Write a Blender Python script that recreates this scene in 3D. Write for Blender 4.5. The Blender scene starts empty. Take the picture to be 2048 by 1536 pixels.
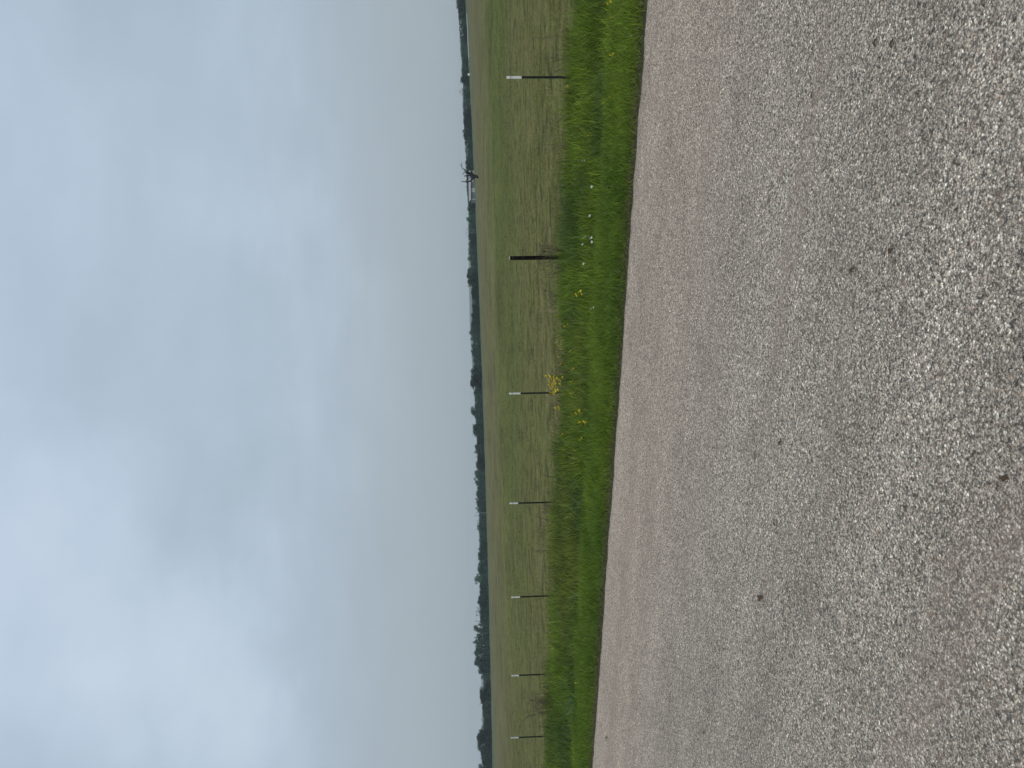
import bpy, bmesh, math, random
import numpy as np
from mathutils import Vector, Matrix

R_ = math.radians
rnd = random.Random(7)
rng = np.random.default_rng(11)
scene = bpy.context.scene
col = scene.collection

# ------------------------------------------------------------------ camera
# The photograph was taken with the phone turned, so the picture lies on its side:
# the sky is at its left and the road at its right.
EYE = Vector((0.0, 0.0, 1.6))
FPX = 1530.0                       # focal length in pixels of the 2048 wide photograph
PITCH, ROLL = R_(2.545), R_(1.0)
X0 = Vector((1, 0, 0))
D0 = Vector((0, math.cos(PITCH), -math.sin(PITCH)))
U0 = Vector((0, math.sin(PITCH), math.cos(PITCH)))
CU = U0 * math.cos(ROLL) + X0 * math.sin(ROLL)
CR = X0 * math.cos(ROLL) - U0 * math.sin(ROLL)
cam_data = bpy.data.cameras.new('camera')
cam = bpy.data.objects.new('camera', cam_data)
col.objects.link(cam)
m = Matrix((-CU, CR, -D0)).transposed().to_4x4()
m.translation = EYE
cam.matrix_world = m
cam_data.sensor_width = 36.0
cam_data.sensor_fit = 'HORIZONTAL'
cam_data.lens = 36.0 * FPX / 2048.0
cam_data.clip_start = 0.05
cam_data.clip_end = 20000
scene.camera = cam

# ------------------------------------------------------------------ world and sun
SUN_EL, SUN_AZ = R_(52), R_(205)    # azimuth measured from +Y towards +X
SKY_STRENGTH = 0.1
world = bpy.data.worlds.new('World')
scene.world = world
world.use_nodes = True
wn, wl = world.node_tree.nodes, world.node_tree.links
wn.clear()


def N(nodes, typ, **kw):
    n = nodes.new(typ)
    for k, v in kw.items():
        if k.startswith('i_'):
            key = k[2:].replace('_', ' ')
            n.inputs[key].default_value = v
        else:
            setattr(n, k, v)
    return n


def math_node(nodes, links, op, a, b=None, clamp=False):
    n = nodes.new('ShaderNodeMath'); n.operation = op; n.use_clamp = clamp
    for i, s in enumerate((a, b)):
        if s is None:
            continue
        if isinstance(s, (int, float)):
            n.inputs[i].default_value = s
        else:
            links.new(s, n.inputs[i])
    return n.outputs[0]


def mix_col(nodes, links, fac, a, b, blend='MIX'):
    n = nodes.new('ShaderNodeMix'); n.data_type = 'RGBA'; n.blend_type = blend
    n.clamp_factor = True
    if isinstance(fac, (int, float)):
        n.inputs[0].default_value = fac
    else:
        links.new(fac, n.inputs[0])
    for idx, s in ((6, a), (7, b)):
        if isinstance(s, (tuple, list)):
            n.inputs[idx].default_value = (*s[:3], 1)
        else:
            links.new(s, n.inputs[idx])
    return n.outputs[2]


def ramp(nodes, links, fac, stops, interp='LINEAR'):
    n = nodes.new('ShaderNodeValToRGB')
    cr = n.color_ramp; cr.interpolation = interp
    while len(cr.elements) < len(stops):
        cr.elements.new(0.5)
    for e, (p, c) in zip(cr.elements, stops):
        e.position = p
        e.color = (*c, 1) if isinstance(c, (tuple, list)) else (c, c, c, 1)
    links.new(fac, n.inputs[0])
    return n.outputs[0]


def maprange(nodes, links, v, a, b, c=0.0, d=1.0):
    n = nodes.new('ShaderNodeMapRange'); n.clamp = True
    n.interpolation_type = 'SMOOTHSTEP'
    for i, s in enumerate((a, b, c, d)):
        n.inputs[i + 1].default_value = s
    links.new(v, n.inputs[0])
    return n.outputs[0]


def noise(nodes, links, vec, scale, detail=4.0, rough=0.55, dist=0.0):
    n = nodes.new('ShaderNodeTexNoise')
    n.inputs['Scale'].default_value = scale
    n.inputs['Detail'].default_value = detail
    n.inputs['Roughness'].default_value = rough
    n.inputs['Distortion'].default_value = dist
    links.new(vec, n.inputs['Vector'])
    return n.outputs[0]


def mapping(nodes, links, vec, scale=(1, 1, 1), rot=(0, 0, 0), loc=(0, 0, 0)):
    n = nodes.new('ShaderNodeMapping')
    n.inputs['Scale'].default_value = scale
    n.inputs['Rotation'].default_value = rot
    n.inputs['Location'].default_value = loc
    links.new(vec, n.inputs['Vector'])
    return n.outputs[0]


sky = wn.new('ShaderNodeTexSky')
sky.sky_type = 'NISHITA'
sky.sun_disc = False
sky.sun_elevation = SUN_EL
sky.sun_rotation = SUN_AZ
sky.air_density = 1.0
sky.dust_density = 2.5
tc = wn.new('ShaderNodeTexCoord')
sep = wn.new('ShaderNodeSeparateXYZ')
wl.new(tc.outputs['Generated'], sep.inputs[0])
zc = math_node(wn, wl, 'MAXIMUM', sep.outputs[2], 0.0)
den = math_node(wn, wl, 'ADD', zc, 0.22)
px_ = math_node(wn, wl, 'DIVIDE', sep.outputs[0], den)
py_ = math_node(wn, wl, 'DIVIDE', sep.outputs[1], den)
cmb = wn.new('ShaderNodeCombineXYZ')
wl.new(px_, cmb.inputs[0]); wl.new(py_, cmb.inputs[1])
cv = mapping(wn, wl, cmb.outputs[0], scale=(1.0, 1.0, 1), rot=(0, 0, 0.5), loc=(3.1, 1.7, 0))
n_big = noise(wn, wl, cv, 0.75, 3.0, 0.45, 0.35)
n_mid = noise(wn, wl, cv, 2.1, 5.0, 0.5, 0.3)
n_fine = noise(wn, wl, mapping(wn, wl, cmb.outputs[0], scale=(1.0, 1.6, 1), loc=(8, 2, 0)), 4.5, 5.0, 0.5, 0.2)
cl = math_node(wn, wl, 'ADD', math_node(wn, wl, 'MULTIPLY', n_big, 0.5), math_node(wn, wl, 'MULTIPLY', n_mid, 0.35))
cl = math_node(wn, wl, 'ADD', cl, math_node(wn, wl, 'MULTIPLY', n_fine, 0.15))
k = 1.0 / SKY_STRENGTH
def sk(r, g, b): return (r * k, g * k, b * k)
# a few named cloud masses, placed by compass direction, with noise-torn outlines
wob = wn.new('ShaderNodeTexNoise')
wob.inputs['Scale'].default_value = 4.0; wob.inputs['Detail'].default_value = 5; wob.inputs['Roughness'].default_value = 0.55
wl.new(tc.outputs['Generated'], wob.inputs['Vector'])
w1 = wn.new('ShaderNodeVectorMath'); w1.operation = 'SUBTRACT'; w1.inputs[1].default_value = (0.5, 0.5, 0.5)
wl.new(wob.outputs['Color'], w1.inputs[0])
w2 = wn.new('ShaderNodeVectorMath'); w2.operation = 'SCALE'; w2.inputs['Scale'].default_value = 0.5
wl.new(w1.outputs[0], w2.inputs[0])
w3 = wn.new('ShaderNodeVectorMath'); w3.operation = 'ADD'
wl.new(tc.outputs['Generated'], w3.inputs[0]); wl.new(w2.outputs[0], w3.inputs[1])
MASSES = [((-0.24, 0.86, 0.45), 0.20, 0.15), ((-0.36, 0.86, 0.37), 0.18, 0.11), ((-0.10, 0.89, 0.44), 0.11, 0.09), ((-0.40, 0.87, 0.28), 0.16, 0.09),
          ((0.32, 0.83, 0.47), 0.13, 0.11), ((0.19, 0.90, 0.38), 0.15, 0.08), ((0.21, 0.93, 0.26), 0.07, 0.08), ((0.03, 0.97, 0.19), 0.09, 0.06),
          ((0.10, 0.95, 0.27), 0.14, -0.08), ((0.28, 0.92, 0.28), 0.12, -0.07), ((-0.08, 0.96, 0.22), 0.09, -0.11), ((-0.20, 0.95, 0.22), 0.10, -0.09),
          ((-0.02, 0.92, 0.36), 0.08, -0.05), ((-0.33, 0.93, 0.19), 0.10, -0.05)]
for (dv, rad_, amp) in MASSES:
    dv = Vector(dv).normalized()
    ds = wn.new('ShaderNodeVectorMath'); ds.operation = 'DISTANCE'; ds.inputs[1].default_value = dv
    wl.new(w3.outputs[0], ds.inputs[0])
    cl = math_node(wn, wl, 'ADD', cl, maprange(wn, wl, ds.outputs['Value'], 0.0, rad_ * 1.5, amp * (0.95 if amp > 0 else 0.55), 0.0))
cloud = ramp(wn, wl, cl, [(0.30, (0.390, 0.482, 0.572)), (0.44, (0.428, 0.526, 0.625)),
                          (0.53, (0.465, 0.565, 0.675)), (0.66, (0.540, 0.650, 0.775)), (0.80, (0.63, 0.73, 0.84))])
# cloud veil colour from the horizon up to the zenith
hor = ramp(wn, wl, zc, [(0.0, (0.375, 0.438, 0.475)), (0.10, (0.378, 0.440, 0.480)), (0.20, (0.375, 0.445, 0.500)), (0.32, (0.415, 0.510, 0.610)),
                        (0.52, (0.460, 0.565, 0.740)), (0.8, (0.50, 0.60, 0.76))])
fmid = maprange(wn, wl, zc, 0.02, 0.26, 0.0, 0.72)
cloudmix = mix_col(wn, wl, fmid, hor, cloud)
sc = wn.new('ShaderNodeVectorMath'); sc.operation = 'SCALE'
sc.inputs['Scale'].default_value = k
wl.new(cloudmix, sc.inputs[0])
cover = maprange(wn, wl, n_big, 0.30, 0.42, 0.90, 0.97)
final = mix_col(wn, wl, cover, sky.outputs[0], sc.outputs[0])
bg = wn.new('ShaderNodeBackground')
bg.inputs['Strength'].default_value = SKY_STRENGTH
wl.new(final, bg.inputs['Color'])
wo = wn.new('ShaderNodeOutputWorld')
wl.new(bg.outputs[0], wo.inputs['Surface'])

sun_d = bpy.data.lights.new('sun', 'SUN')
sun_d.energy = 1.5
sun_d.angle = R_(35)
sun_d.color = (1.0, 0.94, 0.85)
sun = bpy.data.objects.new('sun', sun_d)
col.objects.link(sun)
sd = Vector((math.sin(SUN_AZ) * math.cos(SUN_EL), math.cos(SUN_AZ) * math.cos(SUN_EL), math.sin(SUN_EL)))
sun.rotation_euler = (-sd).to_track_quat('-Z', 'Y').to_euler()
sun.location = (0, 0, 60)

scene.view_settings.view_transform = 'Standard'
scene.view_settings.look = 'None'
scene.view_settings.gamma = 1.0
scene.view_settings.use_curve_mapping = False
scene.view_settings.exposure = 0.0
scene.render.engine = 'CYCLES'
scene.cycles.volume_bounces = 0
scene.cycles.max_bounces = 6
scene.cycles.diffuse_bounces = 3
scene.cycles.transparent_max_bounces = 8

# ------------------------------------------------------------------ terrain function
# road edge: straight line through (E0) along direction ED
E0 = Vector((0.0, 8.62)); ED = Vector((-1.0, 0.56)).normalized()
EN = Vector((-ED.y, ED.x))
if EN.y < 0: EN = -EN              # points from the road towards the field


def smooth(a, b, x):
    t = np.clip((x - a) / (b - a), 0, 1)
    return t * t * (3 - 2 * t)


def s_of(x, y):                    # distance beyond the road edge
    return (x - E0.x) * EN.x + (y - E0.y) * EN.y


def l_of(x, y):                    # distance along the road, growing towards the far left
    return (x - E0.x) * ED.x + (y - E0.y) * ED.y


def road_z(x, y):
    return 0.015 * np.clip(x, -60, 60) - 0.000 * y


def ground_z(x, y):
    x = np.asarray(x, dtype=float); y = np.asarray(y, dtype=float)
    s = s_of(x, y)
    xc = np.clip(x, -700, 700)
    xq = np.clip(x, -330, 330)
    far = smooth(60, 400, y)
    q = -0.75 + 0.00202 * xq + 4.04e-5 * xq * xq
    z = 0.0155 * xc * (1 - 0.0 * far) + q * far - 0.14 * smooth(0.2, 5, s)
    # shallow swale between the road and the fence
    z = z - 0.07 * np.exp(-((s - 2.8) / 1.0) ** 2)
    z = z - 0.045 * (1 - smooth(0.6, 1.6, s)) * (s > -40)
    # gentle undulation of the pasture
    und = smooth(6, 30, s) * (1 - smooth(250, 420, y))
    z = z + und * (0.05 * np.sin(x * 0.11 + y * 0.05) + 0.04 * np.sin(y * 0.21 + 1.3 + x * 0.03))
    return z


def gz(x, y): return float(ground_z(x, y))


def ray(px, py):                   # px, py in the 2048 x 1536 photograph
    u, v = 1536 - py, px
    return (D0 * FPX + CR * (u - 768) - CU * (v - 1024)).normalized()


def hit(px, py, h=0.0):            # where that ray meets the ground raised by h
    d = ray(px, py)
    t = 0.5; prev = t
    while t < 3000:
        p = EYE + d * t
        if p.z < gz(p.x, p.y) + h:
            lo, hi = prev, t
            for _ in range(30):
                mid = (lo + hi) / 2
                q = EYE + d * mid
                if q.z < gz(q.x, q.y) + h: hi = mid
                else: lo = mid
            p = EYE + d * hi
            return p
        prev = t
        t += max(0.05, t * 0.01)
    return EYE + d * 600


def at_depth(px, py, Y):
    d = ray(px, py)
    return EYE + d * (Y / d.y)


# ------------------------------------------------------------------ object helpers
def tag(o, label=None, cat=None, group=None, kind=None):
    if label: o['label'] = label
    if cat: o['category'] = cat
    if group: o['group'] = group
    if kind: o['kind'] = kind
    return o


def empty(name, loc):
    o = bpy.data.objects.new(name, None)
    o.empty_display_size = 0.2
    col.objects.link(o); o.location = loc
    return o


def link_mesh(name, me, mat, parent=None):
    o = bpy.data.objects.new(name, me)
    if mat is not None and not me.materials: me.materials.append(mat)
    col.objects.link(o)
    if parent is not None: o.parent = parent
    return o


class MB:
    def __init__(s): s.v = []; s.f = []
    def tube(s, pts, rad, n=6, cap=True):
        pts = [Vector(p) for p in pts]
        base = len(s.v); N_ = len(pts)
        if not isinstance(rad, (list, tuple)): rad = [rad] * N_
        for i, p in enumerate(pts):
            a = pts[max(i - 1, 0)]; b = pts[min(i + 1, N_ - 1)]
            d = (b - a)
            d = d.normalized() if d.length > 1e-9 else Vector((0, 0, 1))
            ref = Vector((0, 0, 1)) if abs(d.z) < 0.9 else Vector((1, 0, 0))
            e1 = d.cross(ref).normalized(); e2 = d.cross(e1)
            for j in range(n):
                an = 2 * math.pi * j / n
                s.v.append(tuple(p + (e1 * math.cos(an) + e2 * math.sin(an)) * rad[i]))
        for i in range(N_ - 1):
            for j in range(n):
                a = base + i * n + j; b = base + i * n + (j + 1) % n
                s.f.append((a, b, b + n, a + n))
        if cap:
            s.f.append(tuple(base + j for j in range(n))[::-1])
            s.f.append(tuple(base + (N_ - 1) * n + j for j in range(n)))
        return s
    def box(s, x0, x1, y0, y1, z0, z1):
        b = len(s.v)
        s.v += [(x0, y0, z0), (x1, y0, z0), (x1, y1, z0), (x0, y1, z0), (x0, y0, z1), (x1, y0, z1), (x1, y1, z1), (x0, y1, z1)]
        s.f += [tuple(b + i for i in q) for q in ((0, 3, 2, 1), (4, 5, 6, 7), (0, 1, 5, 4), (1, 2, 6, 5), (2, 3, 7, 6), (3, 0, 4, 7))]
        return s
    def poly(s, pts):
        b = len(s.v); s.v += [tuple(p) for p in pts]; s.f.append(tuple(range(b, b + len(pts)))); return s
    def extrude(s, outline, z0, z1):       # outline in xy
        b = len(s.v); n = len(outline)
        for z in (z0, z1):
            for (x, y) in outline: s.v.append((x, y, z))
        s.f.append(tuple(b + i for i in range(n))[::-1]); s.f.append(tuple(b + n + i for i in range(n)))
        for i in range(n):
            j = (i + 1) % n
            s.f.append((b + i, b + j, b + n + j, b + n + i))
        return s
    def mesh(s, name, smooth_=False):
        me = bpy.data.meshes.new(name); me.from_pydata(s.v, [], s.f); me.update()
        if smooth_:
            me.polygons.foreach_set('use_smooth', [True] * len(me.polygons))
        return me
    def build(s, name, mat, parent=None, smooth_=False):
        return link_mesh(name, s.mesh(name, smooth_), mat, parent)


def np_mesh(name, verts, quads=None, tris=None, colors=None):
    me = bpy.data.meshes.new(name)
    nq = 0 if quads is None else len(quads); nt = 0 if tris is None else len(tris)
    me.vertices.add(len(verts)); me.vertices.foreach_set('co', verts.astype(np.float32).ravel())
    loops = []
    if nq: loops.append(quads.ravel())
    if nt: loops.append(tris.ravel())
    loops = np.concatenate(loops).astype(np.int32)
    me.loops.add(len(loops)); me.loops.foreach_set('vertex_index', loops)
    starts = np.concatenate([np.arange(nq) * 4, nq * 4 + np.arange(nt) * 3]).astype(np.int32)
    me.polygons.add(nq + nt)
    me.polygons.foreach_set('loop_start', starts)
    me.update(calc_edges=True)
    if colors is not None:
        a = me.attributes.new('tint', 'FLOAT_COLOR', 'POINT')
        c4 = np.ones((len(verts), 4), dtype=np.float32); c4[:, :3] = colors
        a.data.foreach_set('color', c4.ravel())
    me.validate()
    return me


def copy_tree(o, parent=None):
    c = o.copy(); col.objects.link(c)
    if parent is not None: c.parent = parent
    for ch in o.children: copy_tree(ch, c)
    return c


def vnoise(x, y, scale, seed=0):
    """smooth value noise in numpy, 0..1"""
    x = np.asarray(x) * scale + seed * 17.3; y = np.asarray(y) * scale + seed * 9.1
    xi = np.floor(x).astype(np.int64); yi = np.floor(y).astype(np.int64)
    fx = x - xi; fy = y - yi
    fx = fx * fx * (3 - 2 * fx); fy = fy * fy * (3 - 2 * fy)
    def h(a, b):
        n = (a * 374761393 + b * 668265263 + seed * 974711) & 0x7fffffff
        n = ((n ^ (n >> 13)) * 1274126177) & 0x7fffffff
        return ((n ^ (n >> 16)) & 0xffff) / 65535.0
    return (h(xi, yi) * (1 - fx) + h(xi + 1, yi) * fx) * (1 - fy) + (h(xi, yi + 1) * (1 - fx) + h(xi + 1, yi + 1) * fx) * fy


def fbm(x, y, scale, seed=0, o=3):
    r = 0; a = 1; t = 0
    for i in range(o):
        r = r + a * vnoise(x, y, scale * 2 ** i, seed + i); t += a; a *= 0.5
    return r / t


# ------------------------------------------------------------------ materials
def new_mat(name):
    mt = bpy.data.materials.new(name); mt.use_nodes = True
    nt = mt.node_tree; b = nt.nodes['Principled BSDF']
    return mt, nt.nodes, nt.links, b


def plain(name, c, rough=0.7, metal=0.0, var=0.25, scale=8.0, spec=0.4, bump=0.0):
    mt, nn, ll, b = new_mat(name)
    t = nn.new('ShaderNodeTexCoord')
    nz = noise(nn, ll, t.outputs['Object'], scale, 5, 0.6)
    lo = tuple(x * (1 - var) for x in c); hi = tuple(min(1, x * (1 + var)) for x in c)
    ll.new(ramp(nn, ll, nz, [(0.3, lo), (0.7, hi)]), b.inputs['Base Color'])
    b.inputs['Roughness'].default_value = rough; b.inputs['Metallic'].default_value = metal
    b.inputs['Specular IOR Level'].default_value = spec
    if bump:
        bp = nn.new('ShaderNodeBump'); bp.inputs['Strength'].default_value = bump
        bp.inputs['Distance'].default_value = 0.02
        ll.new(nz, bp.inputs['Height']); ll.new(bp.outputs[0], b.inputs['Normal'])
    return mt


def tint_mat(name, rough=0.6, transl=0.3):
    mt, nn, ll, b = new_mat(name)
    a = nn.new('ShaderNodeAttribute'); a.attribute_name = 'tint'
    ll.new(a.outputs['Color'], b.inputs['Base Color'])
    b.inputs['Roughness'].default_value = rough
    b.inputs['Specular IOR Level'].default_value = 0.25
    tr = nn.new('ShaderNodeBsdfTranslucent'); ll.new(a.outputs['Color'], tr.inputs['Color'])
    mx = nn.new('ShaderNodeMixShader'); mx.inputs[0].default_value = transl
    ll.new(b.outputs[0], mx.inputs[1]); ll.new(tr.outputs[0], mx.inputs[2])
    ll.new(mx.outputs[0], nn['Material Output'].inputs['Surface'])
    return mt


def object_tint_leaf(name, transl=0.2):
    mt, nn, ll, b = new_mat(name)
    oi = nn.new('ShaderNodeObjectInfo')
    g = nn.new('ShaderNodeNewGeometry')
    v = math_node(nn, ll, 'ADD', math_node(nn, ll, 'MULTIPLY', g.outputs['Random Per Island'], 1.0), 0.5)
    vm = nn.new('ShaderNodeVectorMath'); vm.operation = 'SCALE'
    ll.new(oi.outputs['Color'], vm.inputs[0]); ll.new(v, vm.inputs['Scale'])
    ll.new(vm.outputs[0], b.inputs['Base Color'])
    b.inputs['Roughness'].default_value = 0.7; b.inputs['Specular IOR Level'].default_value = 0.2
    tr = nn.new('ShaderNodeBsdfTranslucent'); ll.new(vm.outputs[0], tr.inputs['Color'])
    mx = nn.new('ShaderNodeMixShader'); mx.inputs[0].default_value = transl
    ll.new(b.outputs[0], mx.inputs[1]); ll.new(tr.outputs[0], mx.inputs[2])
    ll.new(mx.outputs[0], nn['Material Output'].inputs['Surface'])
    return mt


# chip seal road: pale crushed stone set in dark binder
def road_material():
    mt, nn, ll, b = new_mat('chip_seal')
    t = nn.new('ShaderNodeTexCoord'); P = t.outputs['Object']     # object space: x along the road, y across
    warp = nn.new('ShaderNodeTexNoise'); warp.inputs['Scale'].default_value = 95; warp.inputs['Detail'].default_value = 2
    ll.new(P, warp.inputs['Vector'])
    wv = nn.new('ShaderNodeVectorMath'); wv.operation = 'SCALE'; wv.inputs['Scale'].default_value = 0.008
    ll.new(warp.outputs['Color'], wv.inputs[0])
    ad = nn.new('ShaderNodeVectorMath'); ad.operation = 'ADD'
    ll.new(P, ad.inputs[0]); ll.new(wv.outputs[0], ad.inputs[1])
    def vor(scale, feature='F1', rand=1.0):
        v = nn.new('ShaderNodeTexVoronoi'); v.feature = feature
        v.inputs['Scale'].default_value = scale
        v.inputs['Randomness'].default_value = rand
        ll.new(ad.outputs[0], v.inputs['Vector'])
        return v
    v1 = vor(118); v2 = vor(220)
    sp = nn.new('ShaderNodeSeparateColor'); ll.new(v1.outputs['Color'], sp.inputs[0])
    sp2 = nn.new('ShaderNodeSeparateColor'); ll.new(v2.outputs['Color'], sp2.inputs[0])
    stone = ramp(nn, ll, sp.outputs[0], [(0.0, (0.075, 0.07, 0.065)), (0.18, (0.15, 0.14, 0.125)), (0.42, (0.27, 0.25, 0.225)),
                                         (0.70, (0.38, 0.35, 0.315)), (0.9, (0.50, 0.47, 0.43)), (1.0, (0.68, 0.65, 0.60))])
    small = ramp(nn, ll, sp2.outputs[1], [(0.0, (0.07, 0.065, 0.06)), (0.5, (0.24, 0.22, 0.20)), (1.0, (0.52, 0.48, 0.44))])
    pick = maprange(nn, ll, sp.outputs[2], 0.45, 0.55)
    c = mix_col(nn, ll, pick, stone, small)
    warm = mix_col(nn, ll, maprange(nn, ll, sp.outputs[1], 0.80, 0.95, 0, 0.5), c, (0.30, 0.215, 0.155))
    # dark binder between stones
    gap = maprange(nn, ll, v1.outputs['Distance'], 0.42, 0.80)
    c = mix_col(nn, ll, math_node(nn, ll, 'MULTIPLY', gap, 0.75), warm, (0.055, 0.052, 0.048))
    # wear: long streaks and blotches along the road
    st = noise(nn, ll, mapping(nn, ll, P, scale=(0.25, 1.6, 1)), 1.0, 5, 0.55, 0.2)
    bl = noise(nn, ll, P, 1.7, 5, 0.6, 0.4)
    bl2 = noise(nn, ll, P, 7.0, 4, 0.6)
    sx = nn.new('ShaderNodeSeparateXYZ'); ll.new(P, sx.inputs[0])
    # wheel paths: near the edge stone is paler and more tan
    edge = maprange(nn, ll, sx.outputs[1], -4.2, -1.2)
    tanc = mix_col(nn, ll, edge, (1.08, 1.045, 0.985), (1.25, 1.15, 1.04))
    c = mix_col(nn, ll, 1.0, c, tanc, 'MULTIPLY')
    f = math_node(nn, ll, 'ADD', math_node(nn, ll, 'MULTIPLY', st, 0.45), math_node(nn, ll, 'MULTIPLY', bl, 0.35))
    f = math_node(nn, ll, 'ADD', f, math_node(nn, ll, 'MULTIPLY', bl2, 0.2))
    wear = ramp(nn, ll, f, [(0.33, (0.74, 0.725, 0.71)), (0.47, (0.95, 0.94, 0.93)), (0.55, (1.06, 1.05, 1.04)), (0.70, (1.22, 1.21, 1.19))])
    c = mix_col(nn, ll, 1.0, c, wear, 'MULTIPLY')
    cm = noise(nn, ll, P, 36, 4, 0.65); cm2 = noise(nn, ll, P, 60, 3, 0.6)
    c = mix_col(nn, ll, 1.0, c, ramp(nn, ll, cm, [(0.32, (0.48, 0.47, 0.46)), (0.46, (1.20, 1.17, 1.13)), (0.70, (1.55, 1.52, 1.46))]), 'MULTIPLY')
    c = mix_col(nn, ll, 1.0, c, ramp(nn, ll, cm2, [(0.34, 0.45), (0.46, 1.0), (0.66, 1.35)]), 'MULTIPLY')
    cg = noise(nn, ll, mapping(nn, ll, P, scale=(0.8, 1.2, 1), loc=(6, 2, 0)), 13, 4, 0.7)
    c = mix_col(nn, ll, 1.0, c, ramp(nn, ll, cg, [(0.30, 0.68), (0.45, 0.98), (0.68, 1.18)]), 'MULTIPLY')
    nearside = maprange(nn, ll, sx.outputs[1], -5.6, -7.4)
    nb = noise(nn, ll, mapping(nn, ll, P, scale=(0.8, 1.2, 1), loc=(1, 4, 0)), 2.2, 5, 0.65)
    c = mix_col(nn, ll, math_node(nn, ll, 'MULTIPLY', nearside, maprange(nn, ll, nb, 0.40, 0.62, 0.10, 0.60)), c, (0.30, 0.235, 0.165))
    tp = noise(nn, ll, mapping(nn, ll, P, scale=(0.12, 1.3, 1), loc=(2, 1, 0)), 1.3, 5, 0.6)
    c = mix_col(nn, ll, maprange(nn, ll, tp, 0.54, 0.66, 0, 0.30), c, (0.30, 0.225, 0.18))
    rb_ = noise(nn, ll, mapping(nn, ll, P, loc=(3, 7, 0)), 9.0, 4, 0.65)
    c = mix_col(nn, ll, maprange(nn, ll, rb_, 0.60, 0.72, 0, 0.55), c, (0.20, 0.13, 0.09))
    # faint brown dust patches
    db = noise(nn, ll, mapping(nn, ll, P, scale=(0.6, 1.4, 1), loc=(5, 9, 0)), 0.9, 5, 0.65, 0.5)
    c = mix_col(nn, ll, maprange(nn, ll, db, 0.52, 0.70, 0, 0.30), c, (0.26, 0.215, 0.175))
    ll.new(c, b.inputs['Base Color'])
    b.inputs['Roughness'].default_value = 0.85; b.inputs['Specular IOR Level'].default_value = 0.25
    hgt = math_node(nn, ll, 'SUBTRACT', 1.0, v1.outputs['Distance'])
    hgt = math_node(nn, ll, 'ADD', hgt, math_node(nn, ll, 'MULTIPLY', sp.outputs[2], 0.7))
    hgt = math_node(nn, ll, 'ADD', hgt, math_node(nn, ll, 'MULTIPLY', v2.outputs['Distance'], -0.4))
    bp = nn.new('ShaderNodeBump'); bp.inputs['Strength'].default_value = 0.9; bp.inputs['Distance'].default_value = 0.004
    ll.new(hgt, bp.inputs['Height']); ll.new(bp.outputs[0], b.inputs['Normal'])
    return mt


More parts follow.
